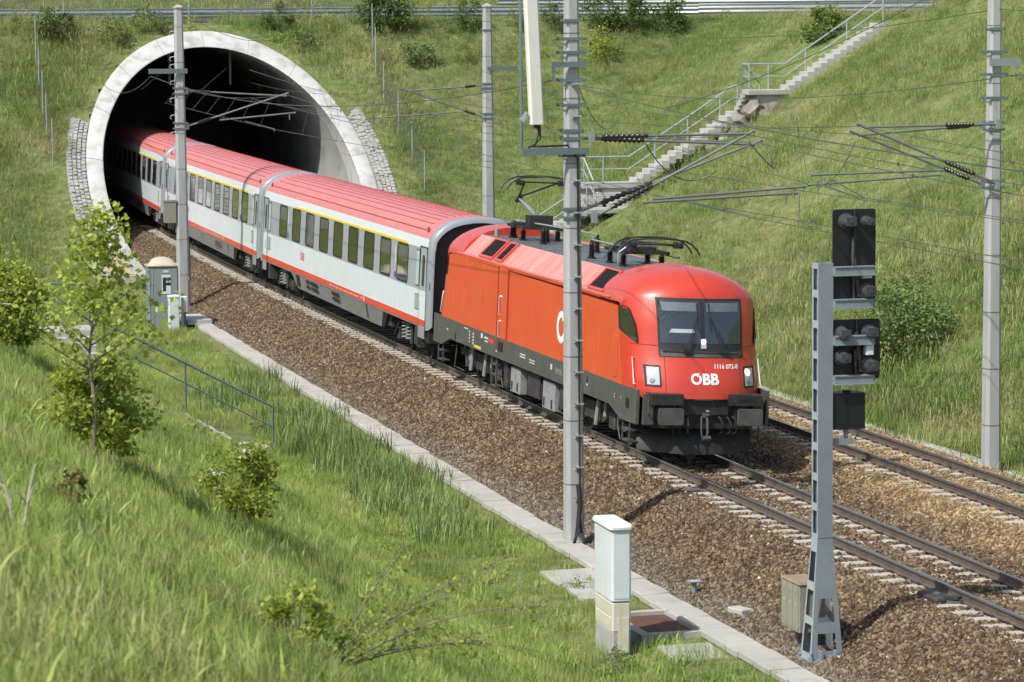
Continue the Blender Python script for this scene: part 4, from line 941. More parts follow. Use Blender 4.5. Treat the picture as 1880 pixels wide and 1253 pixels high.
# left stair
thr2 = float(th(15))
st2 = stair('short concrete stair with grey handrail on the near slope behind the young tree', 16.6, -11.5, 1.72, math.pi+thr2, [
    (.75, .05, 0., 10, 0.), (.0, .55, -.70-.0, 0, 0.)], mname='railing_grey')
sm = step_mesh(1.3, .30, .17)
for i in range(4):
    o = link('step', sm, st2); o.location = (.0-.05, .62+.30*i, -.17*(i+1)+.17-.17); o.rotation_euler = (0, 0, -math.pi/2)
    o.location = (-.05, .62+.30*(i+1), -.17*(i+1))
for i in range(11):
    o = link('step', sm, st2); o.location = (-.75-.30*i, 2.35, -.70-.17*(i+1)); o.rotation_euler = (0, 0, 0)
mb = MB(); mb.cbox(-.75, .80, -.6, .63, -.18, 0, .02); mb.build('landing', 'path_concrete', st2)
mb = MB(); mb.cbox(-.75, .70, 1.80, 3.0, -.88, -.70, .02); mb.build('landing', 'path_concrete', st2)
rail_run(st2, [(3.9, -.62, 2.05), (.85, -.62, .10), (-.75, -.62, 0), (-.78, .5, 0)], posts=[(3.9, -.62, 2.05), (2.0, -.62, .85), (.85, -.62, .10), (-.75, -.62, 0)])
rail_run(st2, [(-.65, 3.05, -.62), (-4.75, 3.05, -2.83)], posts=[(-.65, 3.05, -.62), (-2.6, 3.05, -1.67), (-4.75, 3.05, -2.83)])

# ================================================================ road and guard rails
RD = [(97, -60), (95.2, -35), (93.8, -18), (93, 0), (92.6, 10), (92, 18), (90, 25), (86, 30), (79, 32.4), (70, 33.6), (55, 35), (40, 36)]
def smooth_path(P, n=8):
    out = []
    for i in range(len(P)-1):
        p0, p1, p2, p3 = (np.array(P[max(i-1, 0)]), np.array(P[i]), np.array(P[i+1]), np.array(P[min(i+2, len(P)-1)]))
        for t in np.linspace(0, 1, n, endpoint=False): out.append(.5*((2*p1)+(-p0+p2)*t+(2*p0-5*p1+4*p2-p3)*t*t+(-p0+3*p1-3*p2+p3)*t**3))
    return np.array(out+[P[-1]])
rp = smooth_path(RD); tn = np.gradient(rp, axis=0); tn /= np.linalg.norm(tn, axis=1)[:, None]; nr_ = np.stack([tn[:, 1], -tn[:, 0]], -1)
nr_ = np.where((nr_[:, 0] > 0)[:, None] | (nr_[:, 1] > 0)[:, None], nr_, nr_)
sgn = 1 if nr_[40][0] > 0 else -1; nr_ = nr_*sgn
def off_path(d): return rp + nr_*d
zroad = np.array([9.02]*len(rp))
mb = MB(); A_, B_ = off_path(1.0), off_path(7.5)
P = []
for a, b in zip(A_, B_): P += [trk(a[0], a[1], 9.16).tolist(), trk(b[0], b[1], 9.30).tolist()]
mb.add(P, [(2*i, 2*i+1, 2*i+3, 2*i+2) for i in range(len(A_)-1)]); o = mb.build('road', 'asphalt', fix=True); tag(o, kind='structure')
def guardrail(label, d, zb, mname, rng):
    root = thing('guard_rail', label, 'guard rail', trk(*off_path(d)[rng[0]], zb).tolist(), 0, 'guard rails along the road'); inv = Matrix.Translation(-root.location)
    path = off_path(d)[rng[0]:rng[1]]; prof = [(.0, .38), (-.06, .44), (-.06, .50), (.0, .55), (0, .59), (-.06, .64), (-.06, .70), (0, .76), (.03, .77)]
    P = []
    for (a, n2) in zip(path, nr_[rng[0]:rng[1]]):
        for (e, z) in prof: q = a+n2*e; P.append(trk(q[0], q[1], zb+z).tolist())
    k = len(prof); mb = MB(); mb.add(P, [(i*k+j, (i+1)*k+j, (i+1)*k+j+1, i*k+j+1) for i in range(len(path)-1) for j in range(k-1)]); o = mb.build('rail_beam', mname, root, 50); o.matrix_parent_inverse = inv
    mb = MB(); mb.tube([trk(a[0]+n2[0]*.06, a[1]+n2[1]*.06, zb+.84).tolist() for a, n2 in zip(path, nr_[rng[0]:rng[1]])], .05, 6); o = mb.build('top_tube', 'railing_grey', root, 50); o.matrix_parent_inverse = inv
    acc = 0
    for i in range(1, len(path)):
        acc += np.linalg.norm(path[i]-path[i-1])
        if acc > 3.8:
            acc = 0; q = path[i]+nr_[rng[0]+i]*.08; p = Vector(trk(q[0], q[1], zb).tolist())
            mb = MB(); mb.box(p.x-.06, p.x+.06, p.y-.05, p.y+.05, p.z-.4, p.z+.78); o = mb.build('post', 'guardrail_steel', root); o.matrix_parent_inverse = inv
guardrail('steel guard rail along the road above the tunnel', .3, 8.98, 'guardrail_steel', (0, 52))
guardrail('pale steel guard rail at the road bend above the stair', .3, 9.02, 'guardrail_pale', (51, 81))
guardrail('pale steel guard rail on the far side of the road bend', 8.2, 9.55, 'guardrail_pale', (40, 81))

# ================================================================ mesh fences
def fence(label, pts, h, mname='fence_wire'):
    root = thing('mesh_fence', label, 'fence', trk(*pts[0]).tolist(), 0, 'wire mesh fences beside the portal'); inv = Matrix.Translation(-root.location)
    W_ = [Vector(trk(*p).tolist()) for p in pts]
    for p in W_:
        mb = MB(); mb.tube([p+Vector((0, 0, -.3)), p+Vector((0, 0, h+.1))], .024, 6); o = mb.build('post', 'railing_pale', root); o.matrix_parent_inverse = inv
    for a, b in zip(W_[:-1], W_[1:]):
        mb = MB(); L_ = (b-a).length; n = max(2, int(L_/.10)); d = (b-a)/n; up = Vector((0, 0, 1)); t = .0055
        for i in range(n+1):
            q = a+d*i; u = d.normalized()*t
            mb.add([q-u, q+u, q+u+up*h, q-u+up*h], [(0, 1, 2, 3)])
        for j in range(int(h/.10)+1):
            z = up*(j*.10); mb.add([a+z-up*t, b+z-up*t, b+z+up*t, a+z+up*t], [(0, 1, 2, 3)])
        o = mb.build('mesh_panel', mname, root); o.matrix_parent_inverse = inv
def gpt(px, py): s, o_, z, t = hit(px, py); return (s, o_, z)
fence('wire mesh fence descending the slope right of the portal', [gpt(684, 88), gpt(690, 132), gpt(705, 196), gpt(732, 248), gpt(757, 308), gpt(780, 362)], 2.0)
fence('wire mesh fence descending the slope left of the portal', [gpt(66, 120), gpt(72, 170), gpt(79, 215), gpt(86, 258), gpt(97, 305)], 2.0)
tp = [(93.0-.2-.05*abs(k), -14+6.2*k*1.0) for k in range(0, 5)]
fence('wire mesh fence on top of the slope above the tunnel arch', [(91.2, -16.0, 8.95), (90.8, -10, 8.95), (90.4, -4, 8.95), (90.2, 2, 8.95), (90., 8, 8.95), (89, 12.5, 8.8)], 1.9)
# ================================================================ locomotive
lc = thing('electric_locomotive', 'bright red electric locomotive leading the train with one pantograph raised', 'locomotive', V(9.64, 0, 0), float(th(9.64)), ry=math.atan(-CANT))
LL = 19.28; HW = 1.49
_cp = np.array([(.42, 1.36), (.45, 1.55), (.50, 1.75), (.60, 2.0), (.68, 2.2), (.75, 2.44), (.85, 2.9), (.99, 3.38), (1.13, 3.64), (1.40, 3.86), (1.82, 3.985), (2.4, 4.035), (3.0, 4.04), (3.45, 4.02)])
def _cm(P, n=10): return smooth_path([tuple(p) for p in P], n)
CPR = _cm(_cp); CTN = np.gradient(CPR, axis=0); CTN /= np.linalg.norm(CTN, axis=1)[:, None]; NV = len(CPR)
def gfun(t, n=2.35): t = min(abs(t), 1.); return 1-(1-t**n)**(1/n)
def cabv(t, v):
    i = min(max(v, 0), NV-1.0001); k = int(i); f = i-k
    p = CPR[k]*(1-f)+CPR[k+1]*f; n = CTN[k]*(1-f)+CTN[k+1]*f
    g = gfun(t, 2.35-.35*min(1, max(0, (p[1]-3.0)/.8))); b = max(n[0], 0)**1.4
    return np.array([HW*t, p[0]+max(n[1], 0)*g*1.15, p[1]-b*g*.80])
def cabz(t, z):
    lo, hi = 0., NV-1.01
    for _ in range(30):
        m = (lo+hi)/2
        if cabv(t, m)[2] < z: lo = m
        else: hi = m
    return lo
def cab(x, z, d=0., end=0):
    t = x/HW; v = cabz(t, z); p = cabv(t, v)
    if d:
        a = cabv(min(t+.01, 1), v)-cabv(max(t-.01, -1), v); b = cabv(t, v+.3)-cabv(t, max(v-.3, 0)); n = np.cross(a, b); n /= np.linalg.norm(n)
        p = p + n*d
    y = p[1] if end == 0 else LL-p[1]
    return (p[0], y-LL/2, p[2])
def yl(y): return y-LL/2
ts = np.concatenate([np.linspace(-1, -.8, 12), np.linspace(-.75, .75, 13), np.linspace(.8, 1, 12)])
ts = np.sign(ts)*np.minimum(1, np.abs(ts))
vv = np.linspace(0, NV-1.001, 60)
body = MB()
for end in (0, 1):
    f = (lambda t, v: (lambda p: (p[0], (p[1] if end == 0 else LL-p[1])-LL/2, p[2]))(cabv(t, v)))
    body.grid(f, ts, vv, 0, flip=(end == 1))
    e = [f(t, vv[-1]) for t in ts]; n = len(e); body.add(e+[(p[0], p[1], min(p[2], 3.335+(1.47-min(abs(p[0]), 1.47))/.47*.48, 3.80)-.05) for p in e], [(i, i+1, n+i+1, n+i) if end else (i+1, i, n+i, n+i+1) for i in range(n-1)], 0)
for sd in (-1, 1):
    fr_ = [cabv(sd, v) for v in vv]
    poly = [(p[1], p[2]) for p in fr_ if p[2] > 1.40]
    poly = [(poly[0][0], 1.40)]+poly
    poly = poly+[(3.45, 3.27)]
    rear = [(LL-a, b) for a, b in poly][::-1]
    full = poly+rear
    body.add([(sd*HW, yl(a), b) for a, b in full], [tuple(range(len(full)))[::sd]], 1)
    # ledge and sloping roof side
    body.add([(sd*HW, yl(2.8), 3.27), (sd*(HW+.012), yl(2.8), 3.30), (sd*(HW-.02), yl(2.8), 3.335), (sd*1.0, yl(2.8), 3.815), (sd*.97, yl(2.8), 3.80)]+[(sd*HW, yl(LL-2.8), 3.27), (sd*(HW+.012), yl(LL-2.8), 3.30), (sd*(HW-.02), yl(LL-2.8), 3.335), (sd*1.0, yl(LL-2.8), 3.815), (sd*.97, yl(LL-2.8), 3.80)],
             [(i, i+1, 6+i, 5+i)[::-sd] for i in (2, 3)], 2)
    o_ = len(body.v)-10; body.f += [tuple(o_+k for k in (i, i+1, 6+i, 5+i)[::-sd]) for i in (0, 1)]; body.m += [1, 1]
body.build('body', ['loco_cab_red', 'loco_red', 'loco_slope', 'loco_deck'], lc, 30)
mb = MB(); mb.box(-.99, .99, yl(2.7), yl(LL-2.7), 3.74, 3.80)
for y in np.arange(3.9, 16, 1.35):
    for x in (-.90, .90): mb.tube([(x, yl(y), 3.80), (x, yl(y), 3.84)], .018, 5); mb.tube([(x*.97, yl(y+.1), 3.80), (x*.97, yl(y+.1), 3.83)], .015, 5)
for y in (6.9, 10.1, 13.0): mb.box(-.96, .96, yl(y), yl(y+.02), 3.80, 3.808)
mb.build('roof_deck', 'loco_deck', lc)
def patch(fn, x0, x1, z0, z1, nx=8, nz=6, mb=None, m=0, skew=0., xa=None, xb=None):
    mb = mb or MB()
    def g(a, b):
        l = x0+(xa-x0)*b if xa is not None else x0; r = x1+(xb-x1)*b if xb is not None else x1
        return fn(l+(r-l)*a, z0+(z1-z0)*b)
    mb.grid(g, np.linspace(0, 1, nx+1), np.linspace(0, 1, nz+1), m); return mb
for end in (0, 1):
    nm = lambda d: (lambda x, z: cab(x, z, d, end))
    fl = end == 1
    ws = patch(nm(.006), -.93, .93, 2.21, 3.44, 14, 8, xa=-.955, xb=.955).build('windscreen_frame', 'black_rubber', lc, 60, fix=False)
    for a, b, a2, b2 in ((-.885, -.045, -.915, -.045), (.045, .885, .045, .915)):
        patch(nm(.011), a, b, 2.50, 3.385, 8, 6, xa=a2, xb=b2).build('windscreen_pane', 'windscreen_glass', ws, 60)
        patch(nm(.014), a+.05, b-.05, 3.17, 3.35, 6, 2, xa=a2+.05, xb=b2-.05).build('pane_band', 'band_grey', ws, 60)  # paler grey band across the top of each pane
    patch(nm(.010), -.90, .90, 2.22, 2.36, 10, 2).build('windscreen_apron', 'loco_grey', ws, 60)
    if end == 0: patch(nm(.015), -.72, -.16, 2.72, 2.80, 4, 1, xa=-.66, xb=-.2).build('desk_paper', 'paper_grey', ws, 60)
    mb = patch(nm(.018), -.045, .075, 2.40, 2.60, 2, 2); lb = mb.build('top_lamp', 'lamp_glass', lc); 
    mb = MB(); c = cab(.015, 2.54, .02, end); mb.lathe([(.052, 0), (.045, .012), (.0, .016)], c, (0, -1 if end == 0 else 1, .12), 12); mb.build('lamp_bulb', 'lamp_lit' if end == 0 else 'lamp_glass', lb)
    mb = MB(); mb.tube([cab(x, 2.345, .045, end) for x in np.linspace(-.86, .88, 12)], .014, 6); 
    for x in (-.34, .46): 
        mb.box(cab(x, 2.345, .05, end)[0]-.09, cab(x, 2.345, .05, end)[0]+.09, cab(x, 2.345, .05, end)[1]-.03, cab(x, 2.345, .05, end)[1]+.03, 2.30, 2.39)
    mb.build('wiper_rail', 'loco_black', lc, 40)
    for x, xt in ((-.34, -.10), (.46, .16)):
        mb = MB(); mb.tube([cab(x, 2.36, .06, end), cab((x+xt)/2, 2.75, .05, end), cab(xt, 3.10, .03, end)], .012, 5); mb.tube([cab(x+.05, 2.36, .06, end), cab((x+xt)/2+.05, 2.75, .05, end)], .010, 5); mb.tube([cab(xt+.02, 2.75, .03, end), cab(xt-.02, 3.34, .025, end)], .013, 5); mb.build('wiper', 'loco_black', lc, 40)
    for sd in (-1, 1):
        hb = patch(nm(.008), sd*1.06-.15, sd*1.06+.15, 1.585, 2.03, 6, 5, xa=sd*1.06-.17 if sd < 0 else sd*1.06-.14, xb=sd*1.06+.14 if sd < 0 else sd*1.06+.17).build('headlight', 'black_rubber', lc, 60)
        patch(nm(.013), sd*1.06-.115, sd*1.06+.115, 1.625, 1.99, 6, 5).build('lamp_cover', 'lamp_glass', hb, 60)
        mb = MB(); c = cab(sd*1.06-.03, 1.90, .012, end); d = Vector(cab(sd*1.06-.03, 1.90, .1, end))-Vector(c); mb.lathe([(.078, 0), (.07, .012), (.0, .018)], c, d, 14); mb.build('lamp_bulb', 'lamp_lit' if end == 0 else 'lamp_glass', hb)
        mb = MB(); c = cab(sd*1.06-.02, 1.71, .012, end); mb.lathe([(.062, 0), (.05, .008), (.0, .010)], c, d, 12); mb.build('tail_lamp', 'coach_dark', hb)
        # cab side window
        mb = MB(); pl = [(1.0, 2.70), (1.0, 3.17), (.975, 3.21), (.93, 3.16), (.88, 2.86), (.855, 2.50), (.87, 2.45), (.96, 2.58)]
        mb.add([cab(sd*HW*a, z, .020, end) for a, z in pl], [tuple(range(len(pl)))[::(1 if (sd < 0) == (end == 0) else -1)]]); sw = mb.build('side_window', 'black_rubber', lc)
        cx = sum(a for a, z in pl)/len(pl); cz_ = sum(z for a, z in pl)/len(pl)
        mb = MB(); mb.add([cab(sd*HW*(cx+(a-cx)*.86), cz_+(z-cz_)*.88, .032, end) for a, z in pl], [tuple(range(len(pl)))[::(1 if (sd < 0) == (end == 0) else -1)]]); mb.build('pane', 'window_glass', sw)
        mb = MB(); P = [(.90, 1.58), (.895, 2.16)]
        mb.tube([cab(sd*HW*.915, 1.60, .0, end), cab(sd*HW*.915, 1.60, .06, end), cab(sd*HW*.91, 2.15, .06, end), cab(sd*HW*.91, 2.15, .0, end)], .016, 6); mb.build('grab_rail', 'white_paint', lc, 40)
    # seam lines of the nose panel
    mb = MB()
    for x in (-.83, .83): mb.tube([cab(x+.02*(z-1.4)*0, z, .001, end) for z in np.linspace(1.45, 2.22, 8)], .007, 4)
    for sd in (-1, 1): mb.tube([cab(sd*HW*t, 2.44+.03*0, .001, end) for t in np.linspace(.64, .97, 8)], .008, 4)
    mb.build('panel_seam', 'rust_plate', lc)
    if end == 0:
        mb = MB(); put_text(mb, '1116 072-8', .125, lambda a, b: cab(.50+a, 2.03+b, .006), .003); mb.build('number_lettering', 'white_paint', lc)
        def logo(mb, size, fn):
            r1, r2 = size*.5, size*.295; cx = -size*1.02; n = 40; a0, a1 = math.radians(78), math.radians(78-335)
            vs = []; fs = []
            for i in range(n+1):
                a = a0+(a1-a0)*i/n*-1 if False else math.radians(72)+math.radians(330)*i/n
                for r in (r2, r1): vs.append(fn(cx+r*math.cos(a), r*math.sin(a)))
            fs = [(2*i, 2*i+1, 2*i+3, 2*i+2) for i in range(n)]; mb.add(vs, fs)
            q = [(cx+.05*size, .20*size), (cx+.19*size, .20*size), (cx+.36*size, .50*size), (cx+.20*size, .50*size)]
            mb.add([fn(*p) for p in q], [(0, 1, 2, 3)])
            vs, fs = text_mesh('BB', size*1.36, size*.055); xs = [v[0] for v in vs]; w_ = max(xs)-min(xs); k = size*1.55/w_; ys = [v[1] for v in vs]; ky = size/(max(ys)-min(ys)); my = (max(ys)+min(ys))/2
            mb.add([fn((v[0]-min(xs))*k-size*.42, (v[1]-my)*ky) for v in vs], fs)
        mb = MB(); logo(mb, .235, lambda a, b: cab(a+.05, 1.775+b, .006)); mb.build('front_logo', 'white_paint', lc)
        mb = MB(); logo(mb, .74, lambda a, b: (-HW-.006, yl(5.68-a), 2.30+b)); mb.build('side_logo', 'white_paint', lc)
# vents on the roof slopes
def slope_pt(sd, y, f, d=0.):
    x = (HW-.02)+(1.0-(HW-.02))*f; z = 3.335+(3.815-3.335)*f; nx, nz = .48, .47; L_ = math.hypot(nx, nz)
    return (sd*(x+d*nx/L_), yl(y), z+d*nz/L_)
for sd in (-1, 1):
    for (a, b) in ((12.95, 14.25), (12.02, 12.72), (3.35, 4.55)):
        mb = MB()
        for (ya, yb, fa, fb) in ((a, b, .02, .12), (a, b, .90, .98), (a, a+.09, .12, .90), (b-.09, b, .12, .90)):
            q = [slope_pt(sd, ya, fa, .0), slope_pt(sd, yb, fa, .0), slope_pt(sd, yb, fb, .0), slope_pt(sd, ya, fb, .0), slope_pt(sd, ya, fa, .05), slope_pt(sd, yb, fa, .05), slope_pt(sd, yb, fb, .05), slope_pt(sd, ya, fb, .05)]
            mb.add(q, [(4, 5, 6, 7), (0, 1, 5, 4), (1, 2, 6, 5), (2, 3, 7, 6), (3, 0, 4, 7)])
        vf = mb.build('roof_vent', 'loco_cab_red', lc, fix=True)
        mb = MB(); mb.add([slope_pt(sd, a+.08, .12, .012), slope_pt(sd, b-.08, .12, .012), slope_pt(sd, b-.08, .90, .012), slope_pt(sd, a+.08, .90, .012)], [(0, 1, 2, 3)])
        for k in range(9): y = a+.12+(b-a-.24)*k/8; mb.bar(slope_pt(sd, y, .13, .02), slope_pt(sd, y, .89, .02), .02, .02)
        mb.build('grille', 'vent_black', vf)
    # machine room door, hatch outline
    mb = MB(); x = sd*(HW+.004)
    for y in (11.18, 12.12): mb.box(min(x, x+sd*.02), max(x, x+sd*.02), yl(y)-.03, yl(y)+.03, 1.30, 3.26)
    dr = mb.build('side_door', 'coach_rib', lc)
    mb = MB(); mb.box(min(x, x+sd*.010), max(x, x+sd*.010), yl(11.22), yl(12.08), 1.53, 3.23); mb.build('door_leaf', 'loco_red', dr)
    mb = MB(); 
    for z0, z1 in ((2.10, 2.55), (1.55, 1.95)): mb.tube([(x+sd*.01, yl(11.80), z0), (x+sd*.06, yl(11.80), z0), (x+sd*.06, yl(11.80), z1), (x+sd*.01, yl(11.80), z1)], .016, 6)
    mb.build('door_handle', 'steel_pale', dr, 40)
    mb = MB(); mb.box(min(x, x+sd*.03), max(x, x+sd*.03), yl(11.45), yl(11.85), 1.22, 1.44); mb.build('door_step', 'vent_black', dr)
    mb = MB(); P = rrect(2.0, 2.42, 1.62, 2.55, .12); mb.add([(x+sd*.001, yl(a), b) for a, b in P]+[(x+sd*.008, yl(2.21+(a-2.21)*.96), 2.085+(b-2.085)*.98) for a, b in P], [(i, (i+1) % len(P), len(P)+(i+1) % len(P), len(P)+i) for i in range(len(P))]+[tuple(range(len(P), 2*len(P)))]); mb.build('cab_door_recess', 'loco_red', lc, fix=True)
# grey skirt
SKT = lambda a: .03*min(1, max(0, (1.6-min(a, LL-a))/1.0))
mb = MB(); half = [(1.6, 1.53), (1.1, 1.53), (.56, 1.53), (.56, .80), (1.1, .80), (1.6, .80), (2.45, 1.02)]; poly = half[2:]+[(LL-a, b) for a, b in half[2:][::-1]]; poly = [(1.1, 1.53), (.56, 1.53), (.56, .80), (1.1, .80), (1.6, .80), (2.45, 1.02), (LL-2.45, 1.02), (LL-1.6, .80), (LL-1.1, .80), (LL-.56, .80), (LL-.56, 1.53), (LL-1.1, 1.53), (LL-1.6, 1.53), (1.6, 1.53)]
for sd in (-1, 1): mb.prism(poly, lambda a, b: (sd*(1.505-SKT(a)), yl(a), b), lambda a, b: (sd*(1.44-SKT(a)), yl(a), b))
for e in (0, 1):
    for sd in (-1, 1):
        y0, y1 = (yl(.50), yl(.62)) if e == 0 else (yl(LL-.62), yl(LL-.50))
        mb.box(min(sd*1.10, sd*1.33), max(sd*1.10, sd*1.33), y0, y1, .80, 1.45)
mb.build('skirt', 'loco_grey', lc, fix=True)
for y, z, a, b in ((1.15, 1.20, .10, .10), (4.15, 1.36, .06, .07), (16.2, 1.15, .07, .10)):
    mb = MB(); P = rrect(y-a, y+a, z-b, z+b, .03, 3); mb.add([(-1.508, yl(p), q) for p, q in P], [tuple(range(len(P)))]); mb.build('skirt_opening', 'vent_black', lc)
mb = MB(); x = -1.509
def mark(y0, y1, z0, z1): mb.add([(x, yl(y0), z0), (x, yl(y1), z0), (x, yl(y1), z1), (x, yl(y0), z1)], [(0, 1, 2, 3)])
for (y, z, w_, h_) in ((9.35, 1.33, .5, .03), (9.35, 1.27, .5, .03), (8.5, 1.28, .5, .025), (8.5, 1.22, .5, .025), (7.0, 1.26, .16, .13), (14.9, 1.44, .4, .03), (14.7, 1.38, .08, .05), (14.7, 1.30, .08, .05), (14.7, 1.22, .08, .05), (14.7, 1.14, .08, .04), (14.3, 1.36, .12, .05), (14.3, 1.28, .12, .05), (14.3, 1.20, .12, .05), (14.3, 1.12, .12, .05), (13.4, 1.36, .2, .12), (12.9, 1.38, .35, .05), (12.9, 1.30, .3, .04), (1.55, 1.22, .03, .06), (4.1, 1.22, .10, .04), (17.0, 1.22, .12, .06), (12.0, 1.16, .1, .05)): mark(y, y+w_, z, z+h_)
for q in ((6.2, 6.75, 1.22, 1.225), (6.2, 6.75, 1.33, 1.335), (6.2, 6.21, 1.22, 1.335), (6.74, 6.75, 1.22, 1.335)): mark(*q)
put_text(mb, '91 81 1116', .09, lambda a, b: (x, yl(6.47-a), 1.28+b)); put_text(mb, '2', .13, lambda a, b: (x, yl(2.05-a), 1.24+b), .004)
mb.build('skirt_lettering', 'grey_print', lc)
mb = MB(); mark(13.55, 14.25, 1.06, 1.13); mb.build('yellow_lettering', 'yellow_print', lc)
mb = MB(); mark(12.35, 12.85, 1.33, 1.43); mb.build('red_mark', 'coach_stripe', lc)
# ends: buffers, coupling, hoses, snow plough
for e in (0, 1):
    Y = (lambda y: yl(y)) if e == 0 else (lambda y: yl(LL-y)); sg_ = 1 if e == 0 else -1
    def bx(mb, x0, x1, y0, y1, z0, z1): a, b = sorted((Y(y0), Y(y1))); mb.box(x0, x1, a, b, z0, z1)
    mb = MB(); bx(mb, -1.12, 1.12, .58, .9, .72, 1.40); bx(mb, -.55, .55, .50, .58, 1.02, 1.36); mb.build('buffer_beam', 'loco_black', lc)
    for sd in (-1, 1):
        mb = MB(); a, b = sorted((sd*.52, sd*1.22)); bx(mb, a, b, .30, .75, 1.24, 1.47); st_ = mb.build('step_box', 'loco_black', lc)
        if e == 0 and sd > 0: mb = MB(); put_text(mb, 'SIEMENS', .115, lambda p, q: (.87+p, yl(.296), 1.35+q), .003); mb.build('maker_lettering', 'print_black', st_)
        mb = MB(); c = Y(.0); P = rrect(sd*.875-.275, sd*.875+.275, .855, 1.205, .05, 4)
        mb.prism(P, lambda a, b: (a, Y(0.), b), lambda a, b: (a, Y(.06), b)); P2 = [(sd*.875+(a-sd*.875)*.82, 1.03+(b-1.03)*.86) for a, b in P]; mb.prism(P2, lambda a, b: (a, Y(.06), b), lambda a, b: (a, Y(.14), b)); 
        mb.lathe([(.14, 0), (.14, .45), (.18, .46), (.18, .52)], (sd*.875, Y(.12), 1.03), (0, sg_, 0), 14); mb.build('buffer', 'loco_grey', lc, 30, fix=True)
        mb = MB(); mb.tube([(sd*1.24, Y(.50), 1.05), (sd*1.25, Y(.42), 1.05), (sd*1.25, Y(.42), 1.32), (sd*1.24, Y(.50), 1.32)], .014, 6); mb.build('grab_rail', 'loco_grey', lc, 40)
        for hx in (.34, .52, .66):
            mb = MB(); mb.tube([(sd*hx, Y(.55), .98), (sd*(hx+.02), Y(.40), .95), (sd*(hx+.05), Y(.34), .80), (sd*(hx+.03), Y(.38), .66), (sd*(hx+.0), Y(.48), .62)], .024, 6); mb.build('brake_hose', 'black_rubber', lc, 40)
        # side steps below the cab
        mb = MB(); a = sd*1.46
        for y in (1.05, 1.55): mb.box(min(a, a-sd*.03), max(a, a-sd*.03), min(Y(y), Y(y+.03)), max(Y(y), Y(y+.03)), .34, .82)
        for z in (.36, .60): mb.box(min(a, a-sd*.2), max(a, a-sd*.2), min(Y(1.05), Y(1.58)), max(Y(1.05), Y(1.58)), z, z+.03)
        mb.build('cab_step', 'loco_grey', lc)
    mb = MB(); mb.bar((0, Y(.55), 1.02), (0, Y(.30), 1.02), .06, .09); mb.tube([(0, Y(.30), 1.02), (.03, Y(.22), 1.06), (.02, Y(.2), 1.12), (-.02, Y(.26), 1.13)], .03, 8); mb.tube([(.02, Y(.3), .98), (.03, Y(.27), .70), (.03, Y(.3), .52)], .03, 8); mb.tube([(-.09, Y(.36), 1.0), (-.10, Y(.30), .7), (-.06, Y(.32), .50)], .02, 6); mb.lathe([(.05, -.08), (.05, .08)], (.02, Y(.28), .55), (1, 0, 0), 8); mb.build('coupling_hook', 'hook_steel', lc, 40)
    mb = MB(); xs_ = np.linspace(-1.28, 1.28, 15)
    def plow(x, k):
        yb = .62+.42*(abs(x)/1.28)**1.6
        return (x, Y(yb+(.0, .05, .28)[int(k)]), (.15+.0*abs(x), .40, .72)[int(k)]+(.06 if k == 0 else 0)*(abs(x)/1.28)**2)
    mb.grid(plow, xs_, range(3)); mb.build('snow_plough', 'loco_black', lc, 60, fix=True)
    mb = MB(); bx(mb, -.22, .18, .46, .52, 1.33, 1.37); mb.build('coupling_step', 'bogie_grey', lc)
# bogies and underfloor
def wheel(mb, x, y, r, m=0):
    mb.lathe([(r-.02, -.065), (r+.03, -.06), (r+.03, -.035), (r, -.03), (r-.004, .06), (r-.07, .065), (r-.08, .02), (.16, .015), (.16, .09), (.10, .11), (.02, .11)], (x, y, r), (-1 if x < 0 else 1, 0, 0), 24, m)
for bc in (4.69, LL-4.69):
    bg_ = None
    mb = MB()
    for sd in (-1, 1):
        mb.prism([(-2.3, .62), (-1.2, .62), (-.7, .42), (.7, .42), (1.2, .62), (2.3, .62), (2.3, .82), (-2.3, .82)], lambda a, b: (sd*1.16, yl(bc+a), b), lambda a, b: (sd*1.02, yl(bc+a), b))
    mb.box(-1.0, 1.0, yl(bc-.35), yl(bc+.35), .4, .8); mb.box(-.98, .98, yl(bc-1.45), yl(bc-1.3), .3, .9); mb.box(-.98, .98, yl(bc+1.3), yl(bc+1.45), .3, .9)
    bg_ = mb.build('bogie_frame', 'bogie_dark', lc, fix=True)
    for dy in (-1.5, 1.5):
        for sd in (-1, 1):
            mb = MB(); wheel(mb, sd*.75, yl(bc+dy), .575); mb.build('wheel', 'bogie_dark', bg_, 40)
            mb = MB(); mb.cbox(sd*1.1-.10, sd*1.1+.10, yl(bc+dy)-.20, yl(bc+dy)+.20, .38, .74, .03); mb.tube([(sd*1.15, yl(bc+dy-.22), .74), (sd*1.15, yl(bc+dy-.22), .98)], .07, 8); mb.tube([(sd*1.15, yl(bc+dy+.22), .74), (sd*1.15, yl(bc+dy+.22), .98)], .07, 8); mb.build('axle_box', 'bogie_dark', bg_, 40)
            mb = MB(); mb.tube([(sd*1.25, yl(bc+dy*.45), .95), (sd*1.27, yl(bc+dy*.45+.1), .36)], .055, 8); mb.tube([(sd*1.2, yl(bc+dy*.72), .96), (sd*1.22, yl(bc+dy*.72), .6)], .045, 8); mb.build('damper', 'bogie_grey', bg_, 40)
            mb = MB(); k = 1 if dy > 0 else -1; y0 = bc+dy+.75*k; mb.tube([(sd*1.28, yl(y0), .98), (sd*1.3, yl(y0+.05*k), .55), (sd*1.28, yl(y0+.2*k), .28), (sd*1.05, yl(y0+.1*k), .18)], .018, 6); mb.tube([(sd*1.1, yl(y0-.3*k), .9), (sd*1.0, yl(y0-.2*k), .4)], .09, 8); mb.build('sand_pipe', 'loco_grey', bg_, 40)
        mb = MB(); mb.tube([(-.75, yl(bc+dy), .575), (.75, yl(bc+dy), .575)], .09, 10); mb.build('axle', 'bogie_dark', bg_, 40)
